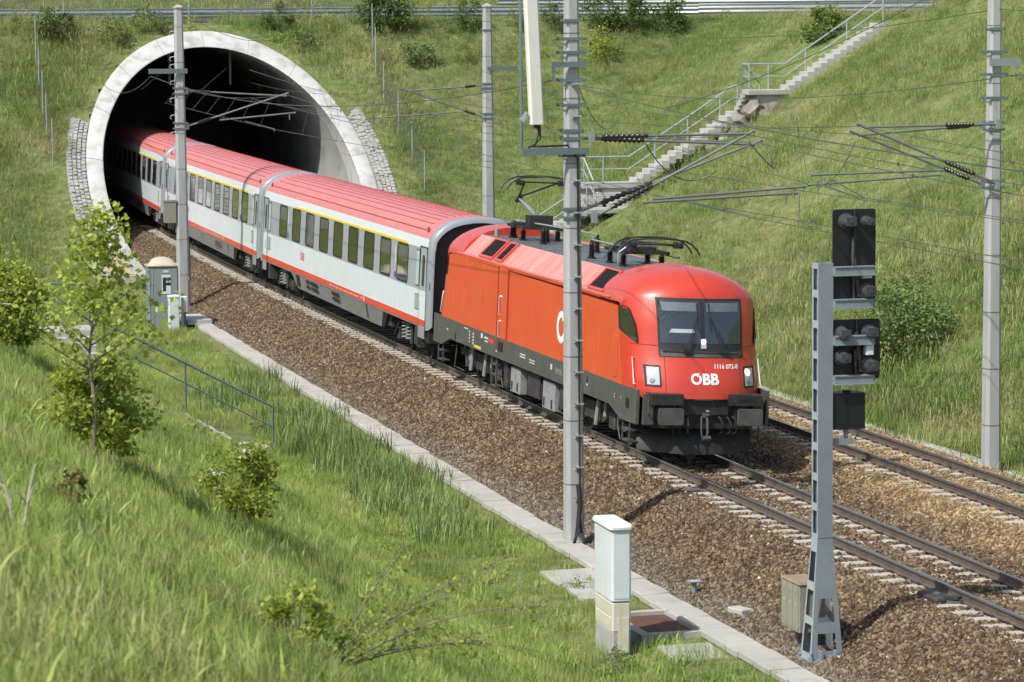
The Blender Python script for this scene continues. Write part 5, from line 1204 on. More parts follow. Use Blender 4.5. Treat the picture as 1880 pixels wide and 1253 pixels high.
mb = MB(); mb.box(-1.2, 1.2, yl(7.3), yl(12.0), .45, .98); mb.box(-1.3, 1.3, yl(2.2), yl(17.1), .95, 1.05); mb.build('underframe', 'bogie_dark', lc)
for (a, b, z0) in ((10.15, 11.0, .33), (7.1, 8.1, .28)):
    for sd in (-1, 1):
        mb = MB(); mb.cbox(min(sd*1.20, sd*1.40), max(sd*1.20, sd*1.40), yl(a), yl(b), z0, .93, .02); q = mb.build('equipment_box', 'bogie_grey', lc)
        mb = MB(); xx = sd*1.405; mb.box(min(xx, xx+sd*.02), max(xx, xx+sd*.02), yl(a+.15), yl(a+.2), z0+.05, z0+.25); mb.box(min(xx, xx+sd*.02), max(xx, xx+sd*.02), yl(b-.2), yl(b-.15), z0+.05, z0+.25); mb.build('latch', 'bogie_dark', q)
for (a, b, z0) in ((8.5, 9.6, .4), (11.4, 11.8, .35), (6.5, 6.8, .4)):
    mb = MB(); mb.box(-1.36, -1.1, yl(a), yl(b), z0, .95); mb.build('equipment_case', 'bogie_dark', lc)
mb = MB(); 
for y in (12.25, 12.70): mb.box(-1.44, -1.40, yl(y), yl(y+.05), .25, 1.0)
for z in (.27, .55, .8): mb.box(-1.44, -1.26, yl(12.25), yl(12.75), z, z+.03)
mb.build('ladder', 'loco_grey', lc)
# roof equipment
INSP = [(.10, 0), (.10, .05)]+sum([[(.055, .06+.05*i), (.085, .085+.05*i), (.05, .10+.05*i)] for i in range(7)], [])+[(.045, .43), (.045, .50), (.0, .50)]
def roof_ins(x, y, k=1.): mb = MB(); mb.lathe([(r, h*k*.86) for r, h in INSP], (x, yl(y), 3.80), n=12); return mb.build('roof_insulator', 'insulator_brown', lc, 40)
for (x, y) in ((-.35, 15.1), (.15, 13.9), (-.05, 13.1), (-.30, 12.5), (.35, 12.2), (.25, 9.7), (-.5, 7.6)): roof_ins(x, y)
mb = MB(); mb.tube([(-.35, yl(15.1), 4.24), (-.05, yl(13.1), 4.24), (.25, yl(9.7), 4.24), (-.5, yl(7.6), 4.24), (-.3, yl(6.4), 4.2)], .022, 6); mb.tube([(.25, yl(9.7), 4.24), (-.5, yl(7.6), 4.24)], .018, 6); mb.build('roof_busbar', 'bogie_grey', lc, 40)
mb = MB(); mb.lathe([(.06, 0), (.06, .18), (.02, .2)], (-.7, yl(15.5), 3.8), n=8); mb.build('horn', 'galvanised', lc, 40)
def panto(base, d, raised):
    """base: y' of the base frame, d = +1 when the knee points to the rear"""
    r = None
    mb = MB()
    for x in (-.45, .45):
        for y in (-.5, .55): mb.lathe([(a, h*.62) for a, h in INSP], (x, yl(base+y*d), 3.80), n=10)
    r = mb.build('pantograph', 'insulator_brown', lc, 40)
    mb = MB(); z = 4.13
    for x in (-.5, .5): mb.bar((x, yl(base-.8*d), z), (x, yl(base+.8*d), z), .05, .07)
    for y in (-.75, 0, .6): mb.bar((-.55, yl(base+y*d), z), (.55, yl(base+y*d), z), .07, .07)
    mb.box(-.30, .30, min(yl(base-.55*d), yl(base-.1*d)), max(yl(base-.55*d), yl(base-.1*d)), z, z+.30 if raised else z+.12)
    mb.box(-.62, -.2, yl(base-.12), yl(base+.12), z-.03, z+.10); mb.tube([(.35, yl(base-.3*d), z), (.8, yl(base-.7*d), z-.1)], .03, 6); mb.build('pantograph_base', 'loco_black', r, 40)
    if raised: A, K, Hd = Vector((0, yl(base-.25*d), 4.36)), Vector((0, yl(base+1.75*d), 4.78)), Vector((0, yl(base-.35*d), 5.28))
    else: A, K, Hd = Vector((0, yl(base-.25*d), 4.22)), Vector((0, yl(base+.95*d), 4.30)), Vector((0, yl(base-1.35*d), 4.38))
    mb = MB(); mb.tube([A, K], [.055, .04], 8); mb.tube([A+Vector((.10, -.1*d, -.08)), K+Vector((.06, .12*d, -.12))], .018, 6)
    mb.build('lower_arm', 'galvanised' if raised else 'loco_grey', r, 40)
    mb = MB(); mb.tube([K, Vector((-.42, Hd.y, Hd.z-.03))], .028, 8); mb.tube([K, Vector((.42, Hd.y, Hd.z-.03))], .028, 8); mb.tube([K+Vector((0, .15*d, -.10)), K+Vector((0, -.25*d, .05))], .06, 8); mb.tube([Vector((-.5, Hd.y, Hd.z-.02)), Vector((.5, Hd.y, Hd.z-.02))], .022, 6); mb.build('upper_arm', 'loco_black', r, 40)
    for dy in (-.28, .28):
        mb = MB(); xs_ = [-.97, -.90, -.78, -.6, -.3, 0, .3, .6, .78, .90, .97]; zs_ = [-.26, -.15, -.03, .05, .08, .09, .08, .05, -.03, -.15, -.26]
        mb.tube([(x, Hd.y+dy, Hd.z+.04+q) for x, q in zip(xs_, zs_)], .022, 6); mb.build('collector_strip', 'loco_black', r, 40)
    mb = MB()
    for x in (-.55, .55): mb.bar((x, Hd.y-.3, Hd.z+.0), (x, Hd.y+.3, Hd.z+.0), .05, .08); mb.box(x-.10, x+.10, Hd.y-.08, Hd.y+.08, Hd.z-.10, Hd.z+.02)
    mb.build('head_frame', 'loco_black', r, 40)
panto(14.35, 1, True); panto(5.75, 1, False)
mb = MB(); mb.tube([(-.55, yl(5.3), 3.85), (-.62, yl(5.1), 4.12), (-.45, yl(4.9), 4.3), (-.2, yl(4.8), 4.32)], .016, 6); mb.build('earth_strap', 'white_paint', lc, 40)

# ================================================================ passenger coaches
CXS = [(1.41, 1.03), (1.41, 1.20), (1.412, 1.60), (1.412, 1.98), (1.410, 2.5), (1.40, 3.12), (1.36, 3.40)]
CMT = [1, 0, 0, 2, 2, 0]          # stripe, white, white, grey, grey, white
CRF = [(1.36, 3.40), (1.31, 3.50), (1.22, 3.62), (1.08, 3.75), (.88, 3.87), (.62, 3.955), (.32, 4.01), (0, 4.03)]
def coach_x(z): return float(np.interp(z, [q[1] for q in CXS], [q[0] for q in CXS]))
WPANE = rrect(-.665, .665, 2.075, 3.055, .10, 4); WFRM = rrect(-.72, .72, 2.03, 3.10, .13, 4)
def ring_mesh(name, outer, inner, x, d, mt):
    n = len(outer); mb = MB(); mb.add([(-x(b), a, b) for a, b in outer]+[(-x(b)-d, a*.995, b) for a, b in outer]+[(-x(b)-d, a, b) for a, b in inner]+[(-x(b)-.002, a, b) for a, b in inner],
        [(k*n+i, k*n+(i+1) % n, (k+1)*n+(i+1) % n, (k+1)*n+i) for k in range(3) for i in range(n)])
    me = mb.mesh(name, mt); b_ = bmesh.new(); b_.from_mesh(me); bmesh.ops.recalc_face_normals(b_, faces=b_.faces); b_.to_mesh(me); b_.free(); return me
FRAME = ring_mesh('window', WFRM, WPANE, coach_x, .012, 'black_rubber')
PANE = MB().add([(-coach_x(b)-.004, a, b) for a, b in WPANE], [tuple(range(len(WPANE)))[::-1]]).mesh('pane', 'window_glass')
BLR = random.Random(3)
mat('roller_blind', (.10, .105, .09), .45, coat=.5)
def coach(label, sc_, variant):
    r = thing('passenger_coach', label, 'coach', V(sc_, 0, 0), float(th(sc_)), 'passenger coaches', ry=math.atan(-CANT))
    E_ = 12.62; mb = MB()
    for sd in (-1, 1):
        for i in range(len(CXS)-1):
            (xa, za), (xb, zb) = CXS[i], CXS[i+1]
            mb.add([(sd*xa, -E_, za), (sd*xa, E_, za), (sd*xb, E_, zb), (sd*xb, -E_, zb)], [(0, 1, 2, 3)[::sd]], CMT[i])
        for y0, y1 in ((-E_, -11.75), (11.75, E_)): mb.add([(sd*1.405, y0, .70), (sd*1.405, y1, .70), (sd*1.41, y1, 1.03), (sd*1.41, y0, 1.03)], [(0, 1, 2, 3)[::sd]], 3)
    for y in (-E_+.35, E_-.35):
        pass
    mb.box(-1.40, 1.40, -E_, E_, .98, 1.02, 3)
    mb.build('body', ['coach_white', 'coach_stripe', 'coach_grey', 'coach_dark'], r, 30)
    rc = CRF+[(-a, b) for a, b in CRF[-2::-1]]; mb = MB(); mb.grid(lambda i, y: (rc[int(i)][0], y, rc[int(i)][1]), range(len(rc)), list(np.linspace(-E_, E_, 30)), flip=False); rf = mb.build('roof', 'coach_roof', r, 50, fix=False)
    xr = lambda x: float(np.interp(abs(x), [q[0] for q in CRF[::-1]], [q[1] for q in CRF[::-1]]))
    mb = MB()
    for x in np.linspace(-1.24, 1.24, 14): mb.add([(x-.011, -11.7, xr(x-.011)+.001), (x-.011, 11.7, xr(x-.011)+.001), (x-.009, 11.7, xr(x)+.012), (x-.009, -11.7, xr(x)+.012), (x+.009, -11.7, xr(x)+.012), (x+.009, 11.7, xr(x)+.012), (x+.011, 11.7, xr(x+.011)+.001), (x+.011, -11.7, xr(x+.011)+.001)], [(0, 1, 2, 3), (3, 2, 5, 4), (4, 5, 6, 7)])
    mb.build('roof_rib', 'coach_rib', rf)
    mb = MB(); mb.box(-1.29, -1.25, -12.05, -11.95, 3.56, 3.70); mb.build('roof_lug', 'coach_rib', rf); mb = MB(); mb.box(-1.29, -1.25, 11.95, 12.05, 3.56, 3.70); mb.build('roof_lug', 'coach_rib', rf)
    # end rims, end walls, gangway
    full = [(1.41, .98)]+CXS[1:]+CRF[1:]; full = full+[(-a, b) for a, b in full[-2::-1]]
    for e in (-1, 1):
        mb = MB(); n = len(full)
        def rr(k, y): return [(a*k, e*y, (b-2.2)*k+2.2) for a, b in full]
        P = rr(1.0, 12.60)+rr(1.016, 12.66)+rr(1.016, 12.93)+rr(.985, 13.0)+rr(.93, 13.02)+rr(.93, 12.7)
        mb.add(P, [(k*n+i, k*n+i+1, (k+1)*n+i+1, (k+1)*n+i) for k in range(5) for i in range(n-1)]); mb.build('end_rim', 'coach_rim', r, 50, fix=True)
        mb = MB(); mb.add(rr(.94, 12.72), [tuple(range(n))]); mb.build('end_wall', 'coach_end', r)
        mb = MB(); mb.box(-.75, .75, min(e*12.7, e*13.12), max(e*12.7, e*13.12), 1.0, 3.3); mb.box(-1.42, -1.30, min(e*12.72, e*12.98), max(e*12.72, e*12.98), 2.05, 2.25); mb.box(-1.38, 1.38, min(e*12.7, e*12.95), max(e*12.7, e*12.95), .62, 1.0); mb.build('gangway', 'black_rubber', r)
        for sd in (-1, 1):
            mb = MB(); P = rrect(sd*.875-.30, sd*.875+.30, .88, 1.22, .05); mb.prism(P, lambda a, b: (a, e*13.15, b), lambda a, b: (a, e*13.19, b)); mb.lathe([(.12, 0), (.12, .5)], (sd*.875, e*12.7, 1.05), (0, e, 0), 10); mb.build('buffer', 'bogie_dark', r, 40, fix=True)
    for y in WIN:
        o = link('window', FRAME, r); o.location = (0, y, 0); p = link('pane', PANE, o)
        if BLR.random() < .45:
            zb_ = BLR.choice((2.93, 2.8, 2.62)); mb = MB(); mb.add([(-coach_x(b)-.0055, a, b) for a, b in ((-.62, zb_), (.62, zb_), (.62, 3.03), (-.62, 3.03))], [(3, 2, 1, 0)]); mb.build('roller_blind', 'roller_blind', o)
    # yellow line, doors and small fittings on the visible side
    mb = MB(); mb.box(-1.412, -1.40, WIN[0]-.2-.4, WIN[-2]+.35, 3.115, 3.185); mb.build('class_line', 'coach_yellow', r)
    for (y, e) in ((-12.18, -1), (12.18, 1)):
        mb = MB(); zb = [(.70, 1.03, 2), (1.03, 1.20, 1), (1.20, 1.98, 0), (1.98, 3.17, 3)]
        for a, b, m_ in zb:
            xa, xb = 1.408 if a < 1 else coach_x(a), coach_x(b); mb.add([(-xa-.012, y-.40, a), (-xa-.012, y+.40, a), (-xb-.012, y+.40, b), (-xb-.012, y-.40, b)], [(3, 2, 1, 0)], m_)
        dr = mb.build('door', ['coach_white', 'coach_stripe', 'coach_rim', 'coach_grey'], r)
        mb = MB()
        for yy in (y-.405, y+.405): mb.box(-1.428, -1.40, yy-.008, yy+.008, .70, 3.18)
        mb.box(-1.428, -1.40, y-.41, y+.41, 3.165, 3.18); mb.build('door_seal', 'black_rubber', dr)
        P = rrect(y-.13, y+.13, 2.10, 2.95, .10); mb = MB(); mb.add([(-coach_x(b)-.017, a, b) for a, b in P], [tuple(range(len(P)))[::-1]]); mb.add([(-coach_x(b)-.020, y+(a-y)*.75, 2.525+(b-2.525)*.93) for a, b in P], [tuple(range(len(P)))[::-1]], 1); mb.build('door_window', ['black_rubber', 'window_glass'], dr)
        mb = MB(); mb.tube([(-1.43, y+.30*e*-1, 1.45), (-1.46, y+.30*e*-1, 1.47), (-1.46, y+.30*e*-1, 1.75), (-1.43, y+.30*e*-1, 1.77)], .012, 6); mb.build('door_handle', 'steel_pale', dr, 40)
        yw = y-e*.72
        P = rrect(yw-.22, yw+.22, 2.06, 3.06, .07); mb = MB(); mb.add([(-coach_x(b)-.005, a, b) for a, b in P], [tuple(range(len(P)))[::-1]]); mb.add([(-coach_x(b)-.010, yw+(a-yw)*.85, 2.56+(b-2.56)*.94) for a, b in P], [tuple(range(len(P)))[::-1]], 1); mb.build('frosted_window', ['black_rubber', 'frosted'], r)
        P = rrect(yw-.22, yw+.22, 1.42, 1.85, .05); mb = MB(); mb.add([(-coach_x(b)-.005, a, b) for a, b in P], [tuple(range(len(P)))[::-1]]); mb.add([(-coach_x(b)-.009, yw+(a-yw)*.88, 1.635+(b-1.635)*.9) for a, b in P], [tuple(range(len(P)))[::-1]], 1); mb.build('service_panel', ['coach_end', 'coach_grey'], r)
    mb = MB()
    for y in (WIN[0]+.92, WIN[-1]-.92): put_text(mb, '1', .62, lambda a, b: (-1.414, y-a, 2.70+b), .006)
    mb.build('class_number', 'white_paint', r)
    mb = MB()
    for y in (WIN[0]+.92, WIN[-1]-.92): mb.box(-1.416, -1.409, y-.11, y+.11, 2.06, 2.24)
    mb.build('pictogram', 'blue_sign', r)
    mb = MB(); put_text(mb, 'ÖBB', .36, lambda a, b: (-1.416, 5.35-a, 1.62+b), .004); mb.build('coach_lettering', 'coach_stripe', r)
    mb = MB(); rr_ = random.Random(5)
    for i in range(46):
        y = -1.9-i*-.062; y = -4.3+i*.115
        h_ = rr_.choice((.03, .04, .05)); w_ = rr_.uniform(.03, .09)
        if rr_.random() < .85: mb.add([(-1.4135, y, 1.09), (-1.4135, y+w_, 1.09), (-1.4135, y+w_, 1.09+h_), (-1.4135, y, 1.09+h_)], [(3, 2, 1, 0)])
    mb.add([(-1.4135, -4.6, 1.05), (-1.4135, -4.45, 1.05), (-1.4135, -4.45, 1.17), (-1.4135, -4.6, 1.17)], [(3, 2, 1, 0)]); mb.build('stripe_lettering', 'grey_print', r)
    # underfloor skirt with vents
    mb = MB()
    for sd in (-1, 1):
        sk = [(-7.15, 1.02), (-6.5, .48), (6.5, .52), (7.4, 1.02)]
        mb.prism(sk, lambda a, b: (sd*(1.395-.10*((1.02-b)/.5)**2), a, b), lambda a, b: (sd*1.2, a, b))
    sk_ = mb.build('floor_skirt', 'coach_dark', r, fix=True)
    def vent(y, z, w_, h_): mb = MB(); mb.add([(-1.400+.10*((1.02-q)/.5)**2-.006, p, q) for p, q in ((y, z), (y+w_, z), (y+w_, z+h_), (y, z+h_))], [(3, 2, 1, 0)]); mb.build('skirt_vent', 'vent_black', sk_)
    if variant == 0:
        for y, z, w_, h_ in ((-.75, .83, 1.15, .10), (-.75, .66, 1.15, .10), (2.7, .84, 1.15, .10), (2.7, .67, 1.15, .10), (4.1, .84, .55, .10), (4.1, .67, .55, .10), (-4.85, .58, .10, .42), (5.9, .62, .5, .36)): vent(y, z, w_, h_)
    else:
        for k in range(6): vent(-2.4-.28*k, .66+.02*(k % 3), .12, .24)
        for y in (1.2, -5.6): vent(y, .72, .10, .22)
    for bc in (-9.5, 9.5):
        mb = MB()
        for sd in (-1, 1): mb.prism([(-1.75, .50), (-.5, .36), (.5, .36), (1.75, .50), (1.75, .64), (-1.75, .64)], lambda a, b: (sd*1.10, bc+a, b), lambda a, b: (sd*.98, bc+a, b))
        mb.box(-1.0, 1.0, bc-.2, bc+.2, .35, .95); mb.box(-1.15, 1.15, bc-2.1, bc+2.1, .93, 1.0); bf = mb.build('bogie_frame', 'bogie_dark', r, fix=True)
        for dy in (-1.25, 1.25):
            for sd in (-1, 1):
                mb = MB(); wheel(mb, sd*.75, bc+dy, .46); mb.build('wheel', 'bogie_dark', bf, 40)
                mb = MB(); mb.cbox(sd*1.08-.09, sd*1.08+.09, bc+dy-.16, bc+dy+.16, .32, .6, .02); mb.build('axle_box', 'bogie_dark', bf)
            mb = MB(); mb.tube([(-.75, bc+dy, .46), (.75, bc+dy, .46)], .08, 8); mb.build('axle', 'bogie_dark', bf, 40)
        for sd in (-1, 1):
            for dy in (-.26, .26):
                mb = MB(); mb.tube([(sd*1.16+.12*math.cos(t), bc+dy+.12*math.sin(t), .40+.50*t/(2*math.pi*5)) for t in np.linspace(0, 2*math.pi*5, 50)], .022, 5); mb.build('coil_spring', 'bogie_grey', bf, 40)
            mb = MB(); mb.tube([(sd*1.2, bc-.75, .95), (sd*1.22, bc-.75, .35)], .05, 8); mb.tube([(sd*1.2, bc+.9, .85), (sd*1.22, bc+1.4, .42)], .04, 8); mb.build('damper', 'bogie_dark', bf, 40)
        e = 1 if bc > 0 else -1; mb = MB(); mb.tube([(-1.3, bc+e*2.0, .72), (-1.3, bc+e*2.5, .55), (-1.1, bc+e*2.7, .4)], .02, 6); mb.box(-1.38, -1.0, min(bc+e*1.75, bc+e*2.1), max(bc+e*1.75, bc+e*2.1), .45, .98); mb.build('pipework', 'bogie_dark', bf, 40)
    mb = MB(); mb.box(-1.15, 1.15, -7.3, 7.3, .55, 1.0); mb.build('underframe', 'bogie_dark', r)
    return r
C1 = 19.28+13.2
WIN = [round((a+b)/2-C1, 3) for a, b in ((23.62, 22.26), (25.91, 24.5), (28.19, 26.78), (30.5, 29.06), (32.81, 31.36), (35.05, 33.63), (37.39, 35.98), (39.74, 38.31), (42.12, 40.62))]
coach('white and grey coach with red roof coupled right behind the locomotive', C1, 0)
coach('second white coach with red roof, behind the left-hand mast', C1+26.4, 1)
coach('third coach with red roof, half swallowed by the dark tunnel', C1+52.8, 1)
# ================================================================ shrubs and trees
def leaf_cloud(pts, size, mname, up=.35, aspect=.55, mbname='foliage'):
    n = len(pts); pts = np.asarray(pts)
    nrm = RNG.normal(size=(n, 3)); nrm[:, 2] = np.abs(nrm[:, 2])+up; nrm /= np.linalg.norm(nrm, axis=1)[:, None]
    a = np.cross(nrm, RNG.normal(size=(n, 3))); a /= np.linalg.norm(a, axis=1)[:, None]; b = np.cross(nrm, a)
    sz = size*RNG.uniform(.6, 1.35, n)[:, None]
    v = np.stack([pts-a*sz, pts-b*sz*aspect+nrm*sz*.12, pts+a*sz, pts+b*sz*aspect+nrm*sz*.12], 1).reshape(-1, 3)
    f = np.arange(4*n).reshape(n, 4)
    me = bpy.data.meshes.new(mbname); me.from_pydata(v.tolist(), [], f.tolist())
    at = me.attributes.new('tone', 'FLOAT', 'FACE'); at.data.foreach_set('value', RNG.uniform(0, 1, n).astype(np.float32)); me.materials.append(MATS[mname]); return me
def clump_pts(n, rx, rz, nc, cr, base=.0, shell=.55):
    c = []
    while len(c) < nc:
        p = RNG.normal(size=3); p /= np.linalg.norm(p); r = shell+(1-shell)*RNG.random()**.5; p = p*r*RNG.uniform(.75, 1.1)
        if p[2] > -.75: c.append(p)
    c = np.array(c)*[rx, rx, rz]+[0, 0, rz*.85+base]
    k = RNG.integers(0, nc, n); q = RNG.normal(size=(n, 3))*cr*RNG.uniform(.6, 1.3, nc)[k][:, None]
    P = c[k]+q*[1, 1, .8]; P[:, 2] = np.maximum(P[:, 2], .05); return P, c
def shrub(name, label, s, o_, rx, rz, n, size, mname, cat='shrub', group=None, flowers=0, stems=7, nc=26, base=0., sink=.1):
    z = float(hz(np.array(s), np.array(o_)))
    r = thing(name, label, cat, V(s, o_, z-sink), random.uniform(0, 6), group)
    P, c = clump_pts(n, rx, rz, nc, rx*.20, base)
    link('foliage', leaf_cloud(P, size, mname), r)
    mb = MB()
    for k in range(stems):
        e = c[RNG.integers(0, len(c))]; mb.tube([(e[0]*.05, e[1]*.05, -.1), (e[0]*.4, e[1]*.4, e[2]*.5), tuple(e)], [.022*rx+.008, .014*rx+.005, .004], 5)
    mb.build('stem', 'bark', r)
    if flowers:
        top = P[P[:, 2] > np.quantile(P[:, 2], .45)]; cc = top[RNG.integers(0, len(top), flowers)]
        F_ = np.concatenate([q+RNG.normal(size=(26, 3))*[.05, .05, .012]*max(.8, rx)+[0, 0, .03] for q in cc]); link('blossom', leaf_cloud(F_, .018*max(1, rx*.8), 'blossom', up=2., aspect=.9), r)
    return r
def at(px, py): s, o_, z, t = hit(px, py); return s, o_, t
def sh(px, py, wpx, hpx, label, mname, n=900, leaf=None, **k):
    if py < 54: hpx += (54-py)*.75; py = 54
    s, o_, t = at(px, py); m = t/FPX; rx = wpx/2*m; rz = hpx/1.85*m
    return shrub(k.pop('name', 'shrub'), label, s, o_, rx, rz, n, leaf or max(.035, rx*.085), mname, **k)
HG = 'shrubs on the hillside'
sh(100, 74, 70, 62, 'dark green shrub below the guard rail beside the left fence', 'leaf_dark', 1300, group=HG)
sh(28, 62, 32, 50, 'light green sapling shrub at the upper left edge', 'leaf_mid', 500, group=HG)
sh(205, 82, 60, 55, 'greyish flowering shrub above the left shoulder of the tunnel', 'leaf_mid', 800, group=HG, flowers=7)
sh(268, 60, 52, 58, 'flowering shrub in front of the guard rail left of the mast', 'leaf_mid', 700, group=HG, flowers=12)
sh(303, 58, 40, 38, 'small dark shrub next to the flowering one by the guard rail', 'leaf_dark', 500, group=HG)
sh(352, 48, 26, 28, 'small lime shrub right of the left mast top', 'leaf_lime', 350, group=HG)
sh(512, 52, 55, 58, 'rounded dark shrub at the guard rail above the arch', 'leaf_dark', 1300, group=HG)
sh(507, 76, 26, 24, 'tiny lime shrub just above the arch', 'leaf_lime', 300, group=HG)
sh(560, 84, 60, 40, 'low grey green shrub right of the arch crown', 'leaf_grey', 600, group=HG)
sh(600, 36, 40, 24, 'yellow green shrub under the guard rail', 'leaf_lime', 350, group=HG)
sh(702, 44, 92, 66, 'large dark shrub overgrowing the guard rail behind the fence', 'leaf_dark', 2200, group=HG, nc=40)
sh(762, 36, 40, 36, 'lime shrub beside the large dark one', 'leaf_lime', 500, group=HG)
sh(787, 38, 22, 48, 'slender light green sapling at the guard rail', 'leaf_lime', 400, group=HG)
sh(826, 62, 26, 74, 'slender silvery young tree left of the middle mast', 'leaf_grey', 700, group=HG, name='sapling', cat='tree')
sh(862, 42, 56, 62, 'dark shrub just left of the middle mast top', 'leaf_dark', 1100, group=HG)
sh(766, 118, 62, 50, 'pale flowering shrub on the slope below the guard rail', 'leaf_grey', 1100, group=HG, flowers=10)
sh(850, 120, 36, 40, 'small green shrub on the slope left of the middle mast', 'leaf_mid', 450, group=HG)
sh(884, 108, 26, 36, 'small lime shrub touching the middle mast', 'leaf_lime', 350, group=HG)
sh(1015, 44, 50, 50, 'shrub between the antenna and the centre mast', 'leaf_dark', 1000, group=HG)
sh(952, 50, 44, 52, 'shrub left of the antenna panel', 'leaf_mid', 800, group=HG)
sh(990, 105, 24, 34, 'small lime shrub below the antenna top', 'leaf_lime', 300, group=HG)
sh(1104, 108, 58, 62, 'bright green shrub on the slope right of the centre mast', 'leaf_lime', 1100, group=HG)
sh(1105, 36, 72, 52, 'dark hedge shrub nearest the centre mast', 'leaf_dark', 1500, group=HG)
sh(1165, 36, 66, 50, 'dark hedge shrub in the middle of the hedge row', 'leaf_dark', 1500, group=HG)
sh(1228, 34, 70, 46, 'dark hedge shrub at the right end of the hedge row', 'leaf_dark', 1500, group=HG)
sh(1332, 36, 36, 30, 'small lime shrub in front of the pale guard rail', 'leaf_lime', 400, group=HG)
sh(1512, 76, 78, 64, 'dense green shrub beside the top of the stair', 'leaf_mid', 1800, group=HG, nc=36)
sh(1245, 305, 40, 50, 'grey green tussock beside the lower stair flight', 'leaf_grey', 500, group=HG)
sh(1225, 345, 40, 34, 'green tussock below the lower stair landing', 'leaf_mid', 400, group=HG)
sh(1660, 672, 180, 185, 'broad grey green willow bush behind the signal mast', 'leaf_grey', 8000, leaf=.055, group=HG, nc=80, stems=14, sink=.25)
sh(1780, 492, 36, 36, 'small dark shrub left of the right mast', 'leaf_dark', 450, group=HG)
sh(1690, 725, 44, 34, 'low green shrub at the foot of the bank', 'leaf_mid', 350, group=HG)
sh(1500, 420, 34, 28, 'small weed clump above the signal head', 'leaf_mid', 250, group=HG)
# near slope
sh(12, 648, 150, 168, 'large lime green shrub with white blossom clusters at the left edge', 'leaf_lime', 9000, leaf=.042, flowers=60, nc=60, stems=14, sink=-.1)
sh(172, 858, 175, 185, 'leafy lime shrub standing around the young tree trunk', 'leaf_lime', 3800, leaf=.045, nc=46, stems=16, sink=-.12)
sh(438, 975, 140, 136, 'compact round shrub with a few white blossoms below the handrail', 'leaf_lime', 4200, leaf=.034, flowers=14, nc=44, stems=10, sink=-.15)
sh(135, 962, 62, 66, 'small reddish rose shrub in the near grass', 'leaf_red', 300, leaf=.03, sink=-.15)
sh(70, 930, 40, 36, 'tiny reddish seedling at the left in the near grass', 'leaf_red', 90, leaf=.028)
sh(350, 800, 70, 26, 'low dark creeping shrub below the handrail', 'leaf_dark', 500, leaf=.035)
sh(470, 800, 36, 40, 'low shrub at the foot of the handrail post', 'leaf_mid', 300, leaf=.03)
sh(545, 1225, 120, 130, 'yellow green bushy shrub at the bottom edge', 'leaf_lime', 900, leaf=.030, nc=20, sink=-.1)
sh(700, 1030, 80, 46, 'yellow green weed patch in the near meadow', 'leaf_lime', 420, leaf=.028)
sh(1135, 1245, 60, 70, 'green weed in front of the white cabinet', 'leaf_mid', 420, leaf=.025)
sh(1060, 1085, 40, 30, 'small weed at the corner of the concrete slab', 'leaf_mid', 200, leaf=.022)
sh(1250, 1160, 22, 26, 'thin weed growing in the cable pit', 'leaf_lime', 70, leaf=.02)
# young tree in front of the stair
def young_tree(label, px, py, top_py, leaf, mname):
    s, o_, t = at(px, py); z = float(hz(np.array(s), np.array(o_))); m = t/FPX; Ht = (py-top_py)*m
    r = thing('young_tree', label, 'tree', V(s, o_, z-.05), 0)
    tr = MB(); trunk = [(0, 0, 0), (.02*Ht, 0, .25*Ht), (.0, .01, .45*Ht), (.03*Ht, .02, .7*Ht), (.05*Ht, 0, Ht*.97)]
    tr.tube(trunk, [.022*Ht*.5, .016*Ht*.5, .012*Ht*.5, .006*Ht*.5, .002], 7); tr.build('trunk', 'bark', r, 50)
    br = MB(); pts = []
    for k in range(30):
        f = .30+.68*(k+.5)/30; a = k*2.4+random.uniform(-.4, .4); ln = Ht*(.33*(1-f)+.07)*random.uniform(.7, 1.2)*(1.15 if f < .6 else .9)
        p0 = np.array([np.interp(f, [0, .25, .45, .7, .97], [q[i] for q in trunk]) for i in range(2)]+[f*Ht])
        d = np.array([math.cos(a), math.sin(a), .55]); P = [p0+d*ln*u+np.array([0, 0, .15*ln*u*u]) for u in (0, .35, .7, 1.)]
        br.tube([tuple(q) for q in P], [.008*Ht*.5, .005*Ht*.5, .003*Ht*.5, .001], 5)
        for u in np.linspace(.25, 1.05, 8):
            c = p0+d*ln*u+np.array([0, 0, .15*ln*u*u]); q = c+RNG.normal(size=(7, 3))*.055*Ht*.5; pts.append(q)
    br.build('branch', 'bark', r, 50); link('crown', leaf_cloud(np.concatenate(pts), leaf, mname, aspect=.75), r); return r
young_tree('slender young tree with broad fresh leaves in front of the left stair', 168, 862, 385, .040, 'leaf_lime')
